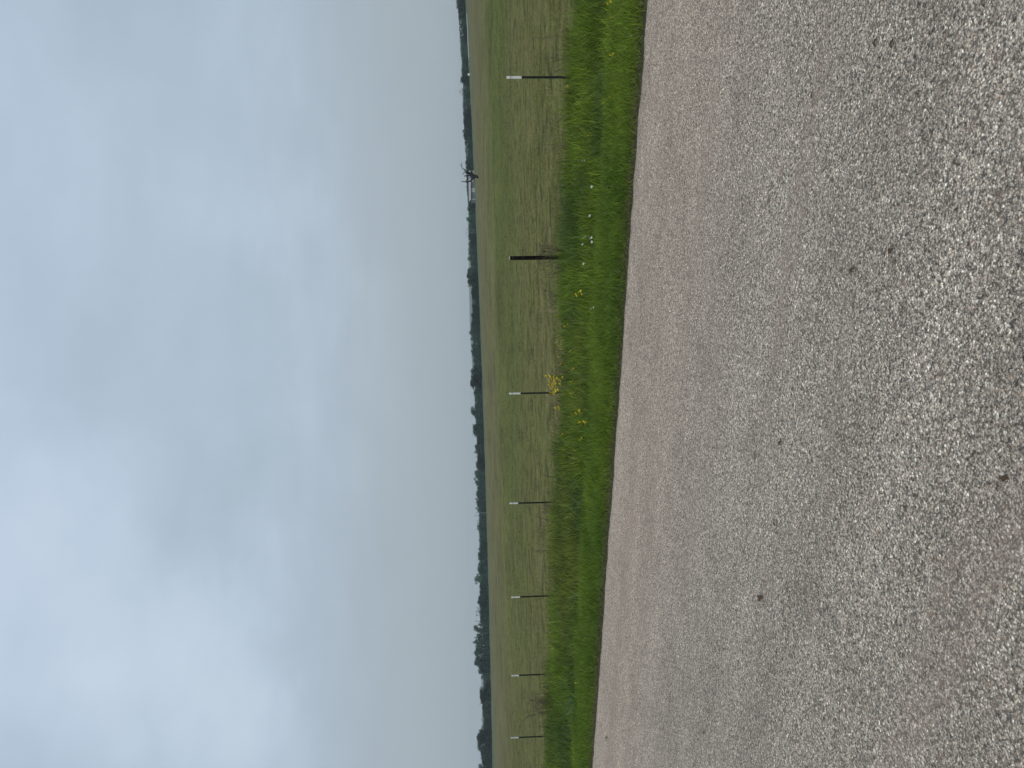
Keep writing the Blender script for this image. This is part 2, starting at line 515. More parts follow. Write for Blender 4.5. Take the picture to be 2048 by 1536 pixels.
def ground_material():
    mt, nn, ll, b = new_mat('pasture_ground')
    t = nn.new('ShaderNodeTexCoord'); P = t.outputs['Object']
    sx = nn.new('ShaderNodeSeparateXYZ'); ll.new(P, sx.inputs[0])
    Y = sx.outputs[1]; X = sx.outputs[0]
    # distance beyond road edge
    s = math_node(nn, ll, 'ADD', math_node(nn, ll, 'MULTIPLY', X, EN.x), math_node(nn, ll, 'MULTIPLY', Y, EN.y))
    s = math_node(nn, ll, 'SUBTRACT', s, E0.y * EN.y)
    fine = noise(nn, ll, P, 9.0, 6, 0.7)
    mid = noise(nn, ll, P, 1.3, 6, 0.65, 0.3)
    streak = noise(nn, ll, mapping(nn, ll, P, scale=(0.6, 1.0, 1)), 0.4, 7, 0.7, 0.3)
    wide = noise(nn, ll, mapping(nn, ll, P, scale=(0.30, 1.0, 1), loc=(4, 3, 0)), 0.045, 4, 0.55, 0.4)
    dry = (0.155, 0.130, 0.056); olive = (0.108, 0.113, 0.032); green = (0.080, 0.106, 0.022); brown = (0.118, 0.108, 0.046)
    f = math_node(nn, ll, 'ADD', math_node(nn, ll, 'MULTIPLY', mid, 0.5), math_node(nn, ll, 'MULTIPLY', streak, 0.5))
    near = mix_col(nn, ll, maprange(nn, ll, f, 0.44, 0.68), olive, dry)
    # greener belt across the pasture, brown grazed belt behind it
    g1 = maprange(nn, ll, Y, 24, 38); g2 = maprange(nn, ll, Y, 48, 95, 1, 0)
    gx = maprange(nn, ll, X, -22, 12, 0.25, 1.0)
    gb = math_node(nn, ll, 'MULTIPLY', math_node(nn, ll, 'MULTIPLY', g1, g2), gx)
    gb = math_node(nn, ll, 'MULTIPLY', gb, maprange(nn, ll, streak, 0.40, 0.60, 0.12, 1.0))
    c = mix_col(nn, ll, gb, near, green)
    br = maprange(nn, ll, Y, 50, 110)
    br = math_node(nn, ll, 'MULTIPLY', br, maprange(nn, ll, wide, 0.36, 0.58, 0.55, 1.0))
    c = mix_col(nn, ll, br, c, brown)
    pale = maprange(nn, ll, Y, 260, 360)
    c = mix_col(nn, ll, pale, c, (0.085, 0.105, 0.050))
    lg = nn.new('ShaderNodeVectorMath')
    c = mix_col(nn, ll, 1.0, c, ramp(nn, ll, fine, [(0.30, 0.50), (0.5, 1.0), (0.70, 1.65)]), 'MULTIPLY')
    c = mix_col(nn, ll, 1.0, c, ramp(nn, ll, noise(nn, ll, mapping(nn, ll, P, scale=(0.9, 1, 1)), 1.8, 4, 0.6), [(0.34, 0.45), (0.46, 1.0), (0.68, 1.30)]), 'MULTIPLY')
    fs = noise(nn, ll, mapping(nn, ll, P, scale=(1.0, 0.35, 1), loc=(9, 2, 0)), 0.16, 8, 0.75)
    fm = maprange(nn, ll, Y, 25, 70)
    fsr = ramp(nn, ll, fs, [(0.34, 0.55), (0.48, 1.0), (0.66, 1.35)])
    c = mix_col(nn, ll, fm, c, mix_col(nn, ll, 1.0, c, fsr, 'MULTIPLY'))
    # under the verge grass: dark damp soil and thatch; bare brown earth by the seal
    vg = maprange(nn, ll, s, 5.2, 6.6, 1, 0)
    soil = ramp(nn, ll, fine, [(0.3, (0.022, 0.030, 0.010)), (0.7, (0.050, 0.058, 0.020))])
    c = mix_col(nn, ll, vg, c, soil)
    bare = maprange(nn, ll, s, 0.0, 0.28, 1, 0)
    earth = ramp(nn, ll, fine, [(0.3, (0.055, 0.040, 0.026)), (0.7, (0.150, 0.112, 0.075))])
    c = mix_col(nn, ll, bare, c, earth)
    ll.new(c, b.inputs['Base Color'])
    b.inputs['Roughness'].default_value = 0.95; b.inputs['Specular IOR Level'].default_value = 0.1
    bp = nn.new('ShaderNodeBump'); bp.inputs['Strength'].default_value = 0.6; bp.inputs['Distance'].default_value = 0.05
    ll.new(fine, bp.inputs['Height']); ll.new(bp.outputs[0], b.inputs['Normal'])
    return mt


M_road = road_material()
M_ground = ground_material()
M_grass = tint_mat('grass_blades', 0.55, 0.35)
M_petal = tint_mat('petals', 0.6, 0.3)
M_leaf = object_tint_leaf('tree_leaves')
M_bark = plain('bark', (0.060, 0.052, 0.044), 0.9, var=0.35, scale=3, spec=0.2)
M_deadbark = plain('dead_bark', (0.020, 0.018, 0.018), 0.9, var=0.3, scale=4, spec=0.15)
M_stem = plain('green_stem', (0.085, 0.15, 0.02), 0.7)
M_straw = plain('straw', (0.26, 0.22, 0.12), 0.8, var=0.3, scale=20)
M_brownweed = plain('brown_weed', (0.115, 0.090, 0.060), 0.85, var=0.35, scale=20)
M_post = plain('dark_steel', (0.010, 0.016, 0.011), 0.6, 0.0, var=0.4, scale=14, spec=0.3)
M_tip = plain('white_paint', (0.72, 0.73, 0.70), 0.5, 0, var=0.10, scale=25)
M_wood = plain('dark_wood', (0.010, 0.008, 0.008), 0.9, var=0.5, scale=12, spec=0.1, bump=0.4)
M_woodtop = plain('cut_wood', (0.42, 0.38, 0.26), 0.9, var=0.2, scale=30)
M_wire = plain('fence_wire', (0.10, 0.095, 0.085), 0.55, 0.6, var=0.3, scale=3)
M_white = plain('white_board', (0.55, 0.56, 0.54), 0.6, var=0.06, scale=1)
M_roof = plain('metal_roof', (0.27, 0.27, 0.265), 0.5, 0.0, var=0.10, scale=0.6)
M_wall = plain('grey_metal_wall', (0.115, 0.150, 0.165), 0.7, 0.0, var=0.12, scale=0.5)
M_inner = plain('dark_trim', (0.04, 0.045, 0.05), 0.8)
M_door = plain('pale_door', (0.42, 0.45, 0.44), 0.6, var=0.05, scale=0.8)
M_hill = plain('far_hill', (0.05, 0.075, 0.035), 0.95, var=0.3, scale=0.02)
M_deadleaf = plain('dead_leaf', (0.075, 0.045, 0.018), 0.8, var=0.4, scale=60)

# ------------------------------------------------------------------ ground sheet
def build_ground():
    rr = np.concatenate([[0.0], np.geomspace(0.8, 4600, 220)])
    na = 288
    an = np.linspace(0, 2 * np.pi, na, endpoint=False)
    rg, ag = np.meshgrid(rr[1:], an, indexing='ij')
    x = rg * np.sin(ag); y = rg * np.cos(ag)
    z = ground_z(x, y)
    v = np.stack([x.ravel(), y.ravel(), z.ravel()], 1)
    v = np.concatenate([[[0, 0, gz(0, 0)]], v])
    nr = len(rr) - 1
    i, j = np.meshgrid(np.arange(nr - 1), np.arange(na), indexing='ij')
    a = 1 + i * na + j; b = 1 + i * na + (j + 1) % na
    q = np.stack([a, a + na, b + na, b], -1).reshape(-1, 4)
    jj = np.arange(na)
    tri = np.stack([np.zeros(na, int), 1 + jj, 1 + (jj + 1) % na], 1)
    me = np_mesh('ground', v, q, tri)
    me.polygons.foreach_set('use_smooth', [True] * len(me.polygons))
    o = link_mesh('ground', me, M_ground)
    # make normals face up
    if me.polygons[100].normal.z < 0: me.flip_normals()
    tag(o, 'wide pasture ground of short olive and brown grass reaching the tree line', 'ground', kind='structure')


build_ground()

# ------------------------------------------------------------------ road
def build_road():
    L = np.arange(-45, 70, 0.05)
    W = 9.6
    ys = [0, -0.03, -0.15, -0.6, -2, -4, -6, -8, -W + 0.1, -W]
    r1 = 0.05 * (fbm(L, L * 0, 0.5, 3) - 0.5) + 0.055 * (fbm(L, L * 0, 6.0, 5) - 0.5)
    r2 = 0.10 * (fbm(L, L * 0 + 9, 0.8, 8) - 0.5)
    V = []
    for k_, yy in enumerate(ys):
        w = 1.0 if k_ < 3 else 0.0
        off = yy + r1 * 2.2 * w + (r2 if k_ == len(ys) - 1 else 0)
        wx = E0.x + ED.x * L + EN.x * off; wy = E0.y + ED.y * L + EN.y * off
        zz = road_z(wx, wy) + (-0.050 if k_ in (0, len(ys) - 1) else (-0.006 if k_ == 1 else 0.0))
        # local frame: x along, y across, z up
        V.append(np.stack([L, off, zz], 1))
    V = np.concatenate(V)
    n = len(L)
    i, j = np.meshgrid(np.arange(len(ys) - 1), np.arange(n - 1), indexing='ij')
    a = i * n + j
    q = np.stack([a, a + 1, a + n + 1, a + n], -1).reshape(-1, 4)
    me = np_mesh('road', V, q)
    me.polygons.foreach_set('use_smooth', [True] * len(me.polygons))
    o = link_mesh('road', me, M_road)
    rot = Matrix(((ED.x, EN.x, 0), (ED.y, EN.y, 0), (0, 0, 1))).to_4x4()
    o.matrix_world = Matrix.Translation((E0.x, E0.y, 0)) @ rot
    # ED x EN may be left handed; that mirror is baked into the mesh instead
    if rot.to_3x3().determinant() < 0:
        me.transform(rot)
        o.matrix_world = Matrix.Translation((E0.x, E0.y, 0))
        nt = M_road.node_tree
        for nd in list(nt.nodes):
            if nd.type == 'TEX_COORD':
                mp = nt.nodes.new('ShaderNodeVectorMath'); mp.operation = 'DOT_PRODUCT'
                mp.inputs[1].default_value = (ED.x, ED.y, 0)
                mq = nt.nodes.new('ShaderNodeVectorMath'); mq.operation = 'DOT_PRODUCT'
                mq.inputs[1].default_value = (EN.x, EN.y, 0)
                cb = nt.nodes.new('ShaderNodeCombineXYZ')
                tos = [l.to_socket for l in nd.outputs['Object'].links]
                nt.links.new(nd.outputs['Object'], mp.inputs[0]); nt.links.new(nd.outputs['Object'], mq.inputs[0])
                nt.links.new(mp.outputs['Value'], cb.inputs[0]); nt.links.new(mq.outputs['Value'], cb.inputs[1])
                for ts in tos: nt.links.new(cb.outputs[0], ts)
    if me.polygons[500].normal.z < 0: me.flip_normals()
    tag(o, 'pale grey chip seal road of crushed stone running past the grass verge', 'road', kind='structure')


build_road()

# ------------------------------------------------------------------ grass
def blades(name, x, y, h, w, lean, colr, curl=0.6, segs=3, base_drop=0.02, label='', cat='grass'):
    n = len(x)
    z = ground_z(x, y) - base_drop
    th = rng.uniform(0, 2 * np.pi, n)
    dx, dy = np.cos(th), np.sin(th)
    fa = th + rng.uniform(-1.2, 1.2, n) + np.pi / 2     # width direction
    wx, wy = np.cos(fa), np.sin(fa)
    P = []
    for k_ in range(segs + 1):
        t = k_ / segs
        bend = lean * h * (t ** (1 + curl))
        up = h * (t - 0.35 * lean * t * t)
        cx = x + dx * bend; cy = y + dy * bend; cz = z + up
        ww = w * (1 - t) ** 0.7 * 0.5
        if k_ < segs:
            P.append(np.stack([cx - wx * ww, cy - wy * ww, cz], 1))
            P.append(np.stack([cx + wx * ww, cy + wy * ww, cz], 1))
        else:
            P.append(np.stack([cx, cy, cz], 1))
    nv = 2 * segs + 1
    V = np.stack(P, 1).reshape(-1, 3)
    base = np.arange(n) * nv
    q = []
    for k_ in range(segs - 1):
        q.append(np.stack([base + 2 * k_, base + 2 * k_ + 1, base + 2 * k_ + 3, base + 2 * k_ + 2], 1))
    q = np.concatenate(q) if q else None
    tr = np.stack([base + 2 * (segs - 1), base + 2 * (segs - 1) + 1, base + 2 * segs], 1)
    C = np.repeat(colr, nv, axis=0)
    me = np_mesh(name, V, q, tr, C)
    o = link_mesh(name, me, M_grass)
    tag(o, label, cat, kind='stuff')
    return o


def lerp(a, b, t): return a + (b - a) * t[:, None]


def scatter(n, l0, l1, s0, s1):
    l = rng.uniform(l0, l1, n); s = rng.uniform(s0, s1, n)
    x = E0.x + ED.x * l + EN.x * s; y = E0.y + ED.y * l + EN.y * s
    return x, y, l, s


def fence_s(l):                     # the fence runs at a slight angle to the road
    return 5.05 + 0.075 * l


def verge_len_density(l):           # far blades are thinned and widened
    d = np.hypot(E0.x + ED.x * l, E0.y + ED.y * l + 2)
    return np.clip(11.0 / d, 0.25, 1.0)


L0, L1 = -15, 32
# tall verge grass
x, y, l, s = scatter(560000, L0, L1, 0.7, 9.5)
keep = (s > 0.7 + 1.3 * fbm(l, s * 0.3, 1.1, 57)) & (s < fence_s(l) + 0.35 + 0.4 * (vnoise(l, s, 1.2, 4) - 0.5)) & (rng.random(len(x)) < verge_len_density(l))
x, y, l, s = x[keep], y[keep], l[keep], s[keep]
clump = fbm(l, s, 1.6, 2)
pat = fbm(l, s, 0.55, 21)
hgt = (0.15 + 0.20 * smooth(1.1, 3.0, s)) * (0.10 + 1.8 * np.clip(0.5 * clump + 0.5 * fbm(l, s, 4.5, 19), 0, 1)) * rng.uniform(0.55, 1.2, len(x))
hgt *= 0.55 + 0.45 * smooth(1.0, 2.0, s)
keep = rng.random(len(x)) < 0.18 + 0.9 * smooth(0.36, 0.58, clump)
x, y, l, s, clump, pat, hgt = [a[keep] for a in (x, y, l, s, clump, pat, hgt)]
r = rng.random(len(x))
g1 = np.array([0.085, 0.160, 0.010]); g2 = np.array([0.210, 0.290, 0.030]); g3 = np.array([0.070, 0.125, 0.026]); straw = np.array([0.21, 0.20, 0.085]); yg = np.array([0.230, 0.240, 0.040])
c = lerp(g1[None], g2[None], np.clip(0.5 * r + 0.9 * (pat - 0.3), 0, 1))
c = lerp(c, g3[None], smooth(0.50, 0.68, fbm(l, s, 0.9, 31)) * 0.8)
c = lerp(c, yg[None], smooth(0.55, 0.75, fbm(l, s, 0.5, 41)) * 0.45)
st = rng.random(len(x)) < 0.04 + 0.03 * smooth(3, 5, s)
c[st] = straw * rng.uniform(0.6, 1.1, (st.sum(), 1))
c *= rng.uniform(0.35, 1.55, (len(x), 1)) * (0.55 + 0.95 * fbm(l, s, 2.6, 71))[:, None]
wd = rng.uniform(0.006, 0.016, len(x)) / np.sqrt(verge_len_density(l))
blades('verge_grass', x, y, hgt, wd, rng.uniform(0.1, 1.0, len(x)), c, label='tall uneven green grass filling the verge up to the fence')

# low soft grass nearest the road
x, y, l, s = scatter(380000, L0, L1, -0.05, 1.9)
edge_n = -0.06 + 0.42 * fbm(l, s * 0, 0.9, 6)
keep = (rng.random(len(x)) < 0.22 + 0.78 * smooth(0.1, 0.55, s)) & (s > edge_n * rng.uniform(0.4, 1.1, len(x))) & (rng.random(len(x)) < verge_len_density(l))
x, y, l, s = x[keep], y[keep], l[keep], s[keep]
hgt = (0.045 + 0.13 * smooth(0.05, 0.8, s)) * rng.uniform(0.5, 1.25, len(x)) * (0.6 + 0.8 * fbm(l, s, 2.0, 12))
c = lerp(np.array([[0.080, 0.155, 0.012]]), np.array([[0.210, 0.300, 0.028]]), np.clip(rng.random(len(x)) * 0.6 + (fbm(l, s, 1.1, 14) - 0.3), 0, 1))
c = lerp(c, np.array([[0.17, 0.15, 0.065]]), (rng.random(len(x)) < 0.5 * (1 - smooth(0.2, 0.6, s)) + 0.03).astype(float) * 0.8)
c *= rng.uniform(0.5, 1.5, (len(x), 1))
wd = rng.uniform(0.004, 0.010, len(x)) / np.sqrt(verge_len_density(l))
blades('roadside_grass', x, y, hgt, wd, rng.uniform(0.2, 1.2, len(x)), c, label='low bright green grass along the road edge')

# dead thatch lying on the road shoulder
x, y, l, s = scatter(26000, L0, L1, -0.06, 0.55)
keep = rng.random(len(x)) < 0.25 + smooth(0.45, 0.65, fbm(l, s * 0, 0.6, 60))
x, y, l, s = x[keep], y[keep], l[keep], s[keep]
c = np.array([[0.20, 0.155, 0.085]]) * rng.uniform(0.35, 1.3, (len(x), 1))
blades('dead_thatch', x, y, rng.uniform(0.02, 0.06, len(x)), rng.uniform(0.003, 0.006, len(x)), rng.uniform(1.0, 2.6, len(x)), c, curl=0.2, segs=2, base_drop=-0.012,
       label='thin brown thatch of dead grass between the road edge and the green verge')

# broad curling blue green leaves
x, y, l, s = scatter(420, L0, L1, 1.6, 4.2)
keep = fbm(l, s, 0.45, 77) > 0.50
cx, cy, cl_, cs = x[keep], y[keep], l[keep], s[keep]
k_ = 7
x = np.repeat(cx, k_) + rng.normal(0, 0.05, len(cx) * k_); y = np.repeat(cy, k_) + rng.normal(0, 0.05, len(cx) * k_)
c = np.array([[0.095, 0.170, 0.065]]) * rng.uniform(0.7, 1.35, (len(x), 1))
blades('broad_leaf_grass', x, y, rng.uniform(0.25, 0.45, len(x)), rng.uniform(0.012, 0.022, len(x)), rng.uniform(0.7, 1.3, len(x)), c, curl=1.2, segs=6,
       label='broad curling blue green grass leaves arching out of the verge')

# short tufts on the pasture beyond the fence
def pasture():
    n = 330000
    yy = 13 + 47 * rng.random(n) ** 1.7
    xx = yy * rng.uniform(-0.85, 0.85, n)
    ss = s_of(xx, yy); ll_ = l_of(xx, yy)
    keep = ss > fence_s(ll_) + 0.1
    xx, yy, ss = xx[keep], yy[keep], ss[keep]
    cl2 = fbm(xx, yy, 1.1, 91)
    keep = rng.random(len(xx)) < 0.15 + 1.0 * smooth(0.42, 0.60, cl2)
    xx, yy, ss, cl2 = xx[keep], yy[keep], ss[keep], cl2[keep]
    near = 1 - smooth(6, 9, ss)
    h = (0.035 + 0.05 * cl2 + 0.10 * near * rng.random(len(xx))) * rng.uniform(0.6, 1.3, len(xx))
    t = smooth(0.42, 0.66, fbm(xx * 0.8, yy, 0.5, 55))
    c = lerp(np.array([[0.135, 0.145, 0.034]]), np.array([[0.205, 0.180, 0.075]]), t * 0.85)
    gb = smooth(26, 38, yy) * smooth(-20, 10, xx) * 0.6
    c = lerp(c, np.array([[0.108, 0.130, 0.028]]), gb)
    c *= rng.uniform(0.45, 1.5, (len(xx), 1))
    w = rng.uniform(0.006, 0.012, len(xx)) * np.clip(yy / 14, 1, 4)
    blades('pasture_grass', xx, yy, h, w, rng.uniform(0.3, 1.2, len(xx)), c, segs=2, label='short grazed olive and straw grass on the pasture behind the fence')


pasture()

# sparse straw coloured stems rising over the fence line
x, y, l, s = scatter(9000, L0, L1, 3.8, 9.5)
d_ = s - fence_s(l)
keep = (d_ > -0.9) & (d_ < 0.9) & (rng.random(len(x)) < 0.25 + smooth(0.45, 0.6, fbm(l, s * 0.3, 0.7, 15)))
x, y, l, s = x[keep], y[keep], l[keep], s[keep]
c = np.array([[0.165, 0.150, 0.075]]) * rng.uniform(0.5, 1.4, (len(x), 1))
blades('dry_stems', x, y, rng.uniform(0.25, 0.55, len(x)), rng.uniform(0.003, 0.005, len(x)), rng.uniform(0.1, 0.7, len(x)), c, segs=4,
       label='sparse dry straw coloured stems standing along the fence line')

# ------------------------------------------------------------------ fence posts
POSTS = [  # x of top, y of top, x at white/black boundary, x where it sinks in grass, y at the bottom
    (1013, 154.5, 1043, 1116, 155, 'nearest white tipped steel post, close to the top edge of the photo'),
    (1018, 787.5, 1041, 1092, 786, 'white tipped steel post with the dense yellow flower patch at its foot'),
    (1019, 1007, 1036, 1086, 1004, 'white tipped steel post, next one after the post by the yellow flower patch'),
    (1022.5, 1194.5, 1040, 1095, 1191, 'white tipped steel post midway between the yellow flower patch and the photo\'s bottom edge'),
    (1023, 1351.5, 1038, 1088, 1349, 'white tipped steel post, second from the bottom edge of the photo, beside the brown bush'),
    (1021.5, 1476, 1037.5, 1077, 1474, 'farthest and smallest white tipped steel post, nearest the bottom edge of the photo'),
]
YF = [12.0, 15.6, 17.4, 19.2, 21.05, 22.9]


def t_post_mesh():
    # T section: flange, stem and anchoring studs
    pass


FENCE_PTS = []
for (xt, yt, xm, xb, yb, lab), Yd in zip(POSTS, YF):
    top = at_depth(xt, yt, Yd)
    mid_ = at_depth(xm, yt, Yd)
    gz0 = gz(top.x, top.y)
    FENCE_PTS.append((top.x, top.y, gz0, top.z))
    H = top.z - gz0
    tip = top.z - mid_.z
    low = at_depth(xb, yb, Yd)
    tilt = 0
    root = empty('steel_post', (top.x, top.y, gz0))
    tag(root, lab, 'fence post', 'white tipped steel posts along the fence')
    w, dth, th = 0.0185, 0.032, 0.005
    T = [(-w, 0), (w, 0), (w, th), (th / 2, th), (th / 2, dth), (-th / 2, dth), (-th / 2, th), (-w, th)]
    b = MB(); b.extrude(T, -0.25, H - tip)
    zz = 0.12
    while zz < H - tip - 0.02:
        b.box(-0.006, 0.006, -0.009, -0.0005, zz, zz + 0.012); zz += 0.054
    shaft = b.build('shaft', M_post, root)
    b = MB(); b.extrude([(x_ * 1.04, y_ * 1.04 - 0.0004) for x_, y_ in T], H - tip, H)
    zz = H - tip + 0.03
    while zz < H - 0.02:
        b.box(-0.006, 0.006, -0.010, -0.001, zz, zz + 0.012); zz += 0.054
    b.build('white_tip', M_tip, root)
    # wire clips
    for wz in (0.30, 0.55, 0.82, H - 0.07):
        b = MB(); b.tube([(-0.022, -0.006, wz + 0.006), (0, -0.012, wz), (0.022, -0.006, wz - 0.006), (0.020, 0.02, wz)], 0.0022, 5)
        b.build('wire_clip', M_wire, root)
    root.rotation_euler = (0, rnd.uniform(-0.006, 0.006), math.atan2(0.56, -1) + math.pi + rnd.uniform(-.1, .1))

# the dark wooden post
Yd = 13.8
top = at_depth(1018, 516, Yd)
g0 = gz(top.x, top.y)
H = top.z - g0
root = empty('wooden_post', (top.x, top.y, g0))
tag(root, 'thick nearly black round wooden post without a white tip, tangled in dry brown weeds', 'fence post')
b = MB(); rr_ = 0.036
pts = []; rd = []
for i in range(14):
    t = i / 13
    pts.append((0.003 * math.sin(t * 5), 0.002 * math.cos(t * 4), -0.3 + (H + 0.3 - 0.018) * t)); rd.append(rr_ * (1.06 - 0.06 * t) * (1 + 0.02 * math.sin(i * 2.1)))
b.tube(pts, rd, 14); b.build('shaft', M_wood, root, True)
b = MB(); b.tube([(0, 0, H - 0.018), (0, 0, H - 0.010), (0, 0, H)], [rr_ * 0.99, rr_ * 0.98, rr_ * 0.75], 14); b.build('cut_top', M_woodtop, root, True)
for wz in (0.34, 0.60, 0.86, H - 0.06):
    b = MB(); b.tube([(math.cos(a) * (rr_ + 0.003), math.sin(a) * (rr_ + 0.003), wz + 0.004 * math.sin(a)) for a in np.linspace(0, 2 * math.pi, 17)], 0.0016, 4, cap=False)
    b.build('tie_wire', M_wire, root)
WOODP = (top.x, top.y, g0, top.z)

# wires
line = [FENCE_PTS[0], WOODP] + FENCE_PTS[1:]
def ext(a, b, k): return tuple(a[i] + (a[i] - b[i]) * k for i in range(4))
line = [ext(line[0], line[1], 3), ext(line[0], line[1], 2), ext(line[0], line[1], 1)] + line + [ext(line[-1], line[-2], 1), ext(line[-1], line[-2], 2), ext(line[-1], line[-2], 3), ext(line[-1], line[-2], 4)]
root = empty('fence_wires', (line[3][0], line[3][1], line[3][2]))
tag(root, 'thin rusty strands of barbed wire strung between the fence posts', 'fence wire')
for frac in (0.30, 0.52, 0.76, 0.95):
    b = MB()
    for (p, q) in zip(line[:-1], line[1:]):
        pts = []
        for t in np.linspace(0, 1, 9):
            X = p[0] + (q[0] - p[0]) * t; Y_ = p[1] + (q[1] - p[1]) * t - 0.016
            Z = (p[2] + (p[3] - p[2]) * frac) * (1 - t) + (q[2] + (q[3] - q[2]) * frac) * t - 0.03 * 4 * t * (1 - t) * 0.5
            pts.append((X - line[3][0], Y_ - line[3][1], Z - line[3][2]))
        b.tube(pts, 0.0013, 4, cap=False)
        for t in np.linspace(0.04, 0.96, 22):
            i = min(7, int(t * 8)); f = t * 8 - i
            P_ = Vector(pts[i]) * (1 - f) + Vector(pts[i + 1]) * f
            a = rnd.uniform(0, 6)
            d = Vector((math.cos(a) * .3, math.sin(a), math.sin(a * 2) + 0.3)).normalized() * 0.012
            b.tube([P_ - d, P_ + d], 0.0009, 3, cap=False)
    b.build('barbed_wire', M_wire, root)
# two T posts out of frame on either side so the fence goes on
# (not visible in the photograph, so left out)

# ------------------------------------------------------------------ weeds
def weed(px, py, h, n, spread, mat, label, lean=(0, 0), cat='weed', name='dry_weed', thick=0.0022, branch=3, twig=True):
    p = hit(px, py)
    root = empty(name, (p.x, p.y, gz(p.x, p.y)))
    tag(root, label, cat)
    h *= 1.4; thick *= 1.7; n = int(n * 1.3) + 1
    for i in range(n):
        b = t_ = MB()
        a = rnd.uniform(0, 2 * math.pi); rr = spread * math.sqrt(rnd.random()) * 0.35
        base = Vector((rr * math.cos(a), rr * math.sin(a), -0.02))
        hh = h * rnd.uniform(0.55, 1.05)
        d = Vector((math.cos(a) * spread * rnd.uniform(0.1, 0.9) + lean[0], math.sin(a) * spread * rnd.uniform(0.1, 0.9) + lean[1], 0))
        pts = []
        wob = rnd.uniform(-0.05, 0.05) * h
        for k_ in range(6):
            t = k_ / 5
            pts.append(base + d * (t ** 1.5) + Vector((wob * math.sin(t * 5), wob * math.cos(t * 4), hh * t)))
        b.tube(pts, [thick * (1 - 0.5 * k_ / 5) for k_ in range(6)], 4)
        for k_ in range(branch):
            i0 = rnd.randint(2, 4); q = pts[i0]
            a2 = rnd.uniform(0, 2 * math.pi); ln = h * rnd.uniform(0.12, 0.3)
            e = q + Vector((math.cos(a2) * ln * 0.8, math.sin(a2) * ln * 0.8, ln * rnd.uniform(0.2, 1)))
            mid = (q + e) / 2 + Vector((0, 0, ln * 0.15))
            t_.tube([q, mid, e], [thick * 0.7, thick * 0.6, thick * 0.45], 3)
        b.build('stem', mat, root)
    return root


# px is the point on the ground under the foot of the plant
weed(1140, 508, 0.46, 14, 0.30, M_brownweed, 'tangled dry brown weed wrapped round the foot of the dark wooden post', thick=0.0026, branch=5)
weed(1140, 545, 0.36, 9, 0.28, M_brownweed, 'low dry brown weed just beside the tangle at the dark wooden post', branch=4)
weed(1132, 600, 0.34, 10, 0.30, M_brownweed, 'brown weed with bent stems between the dark wooden post and the yellow flower patch', branch=4)
weed(1134, 624, 0.40, 4, 0.34, M_straw, 'few bleached straw stalks bending over beyond the dark wooden post', branch=2)
weed(1150, 262, 0.60, 3, 0.42, M_straw, 'pale straw stalks leaning apart, tallest and brightest in the verge grass', lean=(0.20, 0), branch=1)
weed(1150, 288, 0.55, 3, 0.16, M_brownweed, 'thin dark stems rising alone just past the pale leaning straw stalks', branch=2)
weed(1150, 118, 0.42, 6, 0.40, M_brownweed, 'curling brown weed just above the nearest steel post in the photo', branch=4)
weed(1140, 72, 0.62, 1, 0.03, M_brownweed, 'single dark upright stem near the top edge of the photo', thick=0.0018, branch=1)
weed(1140, 190, 0.34, 4, 0.35, M_straw, 'short broken straw stalks beside the nearest steel post', branch=2)
weed(1120, 806, 0.30, 5, 0.30, M_straw, 'small bleached tuft of stalks at the steel post by the yellow flowers', branch=3)
weed(1110, 1018, 0.36, 8, 0.30, M_brownweed, 'reddish brown weed leaning at the post after the yellow flower patch', branch=4)
weed(1108, 1048, 0.34, 7, 0.35, M_brownweed, 'wiry brown weed further on from the reddish brown one', branch=3)
weed(1118, 1098, 0.42, 5, 0.25, M_brownweed, 'thin wispy brown weed standing in the tallest verge grass', branch=3)
weed(1110, 1412, 0.70, 15, 0.34, M_brownweed, 'largest brown twiggy bush, between the two farthest steel posts', branch=6, name='dry_bush', cat='bush')
weed(1110, 1398, 0.45, 8, 0.30, M_brownweed, 'lower brown twiggy bush beside the largest one', branch=5, name='dry_bush', cat='bush')
weed(1106, 955, 0.30, 3, 0.10, M_brownweed, 'lone crooked dark stem just before the third white tipped post', branch=2)

# ------------------------------------------------------------------ wildflowers
def blossom(V, F, C, c, r, colr, centre, tiltx, n=6):
    c = Vector(c)
    M_ = Matrix.Rotation(tiltx, 3, 'X') @ Matrix.Rotation(rnd.uniform(0, 6), 3, 'Z')
    for k_ in range(n):
        a = 2 * math.pi * k_ / n
        b = len(V)
        for (rr, da, zz) in ((0.15, 0, 0), (0.75, -0.36, 0.22), (1.0, 0, 0.18), (0.75, 0.36, 0.22)):
            V.append(tuple(c + M_ @ Vector((math.cos(a + da) * rr * r, math.sin(a + da) * rr * r, zz * r)))); C.append(colr)
        F.append((b, b + 1, b + 2, b + 3))
    b = len(V)
    for k_ in range(5):
        a = 2 * math.pi * k_ / 5
        V.append(tuple(c + M_ @ Vector((math.cos(a) * r * 0.25, math.sin(a) * r * 0.25, 0.15 * r)))); C.append(centre)
    F.append(tuple(range(b, b + 5)))


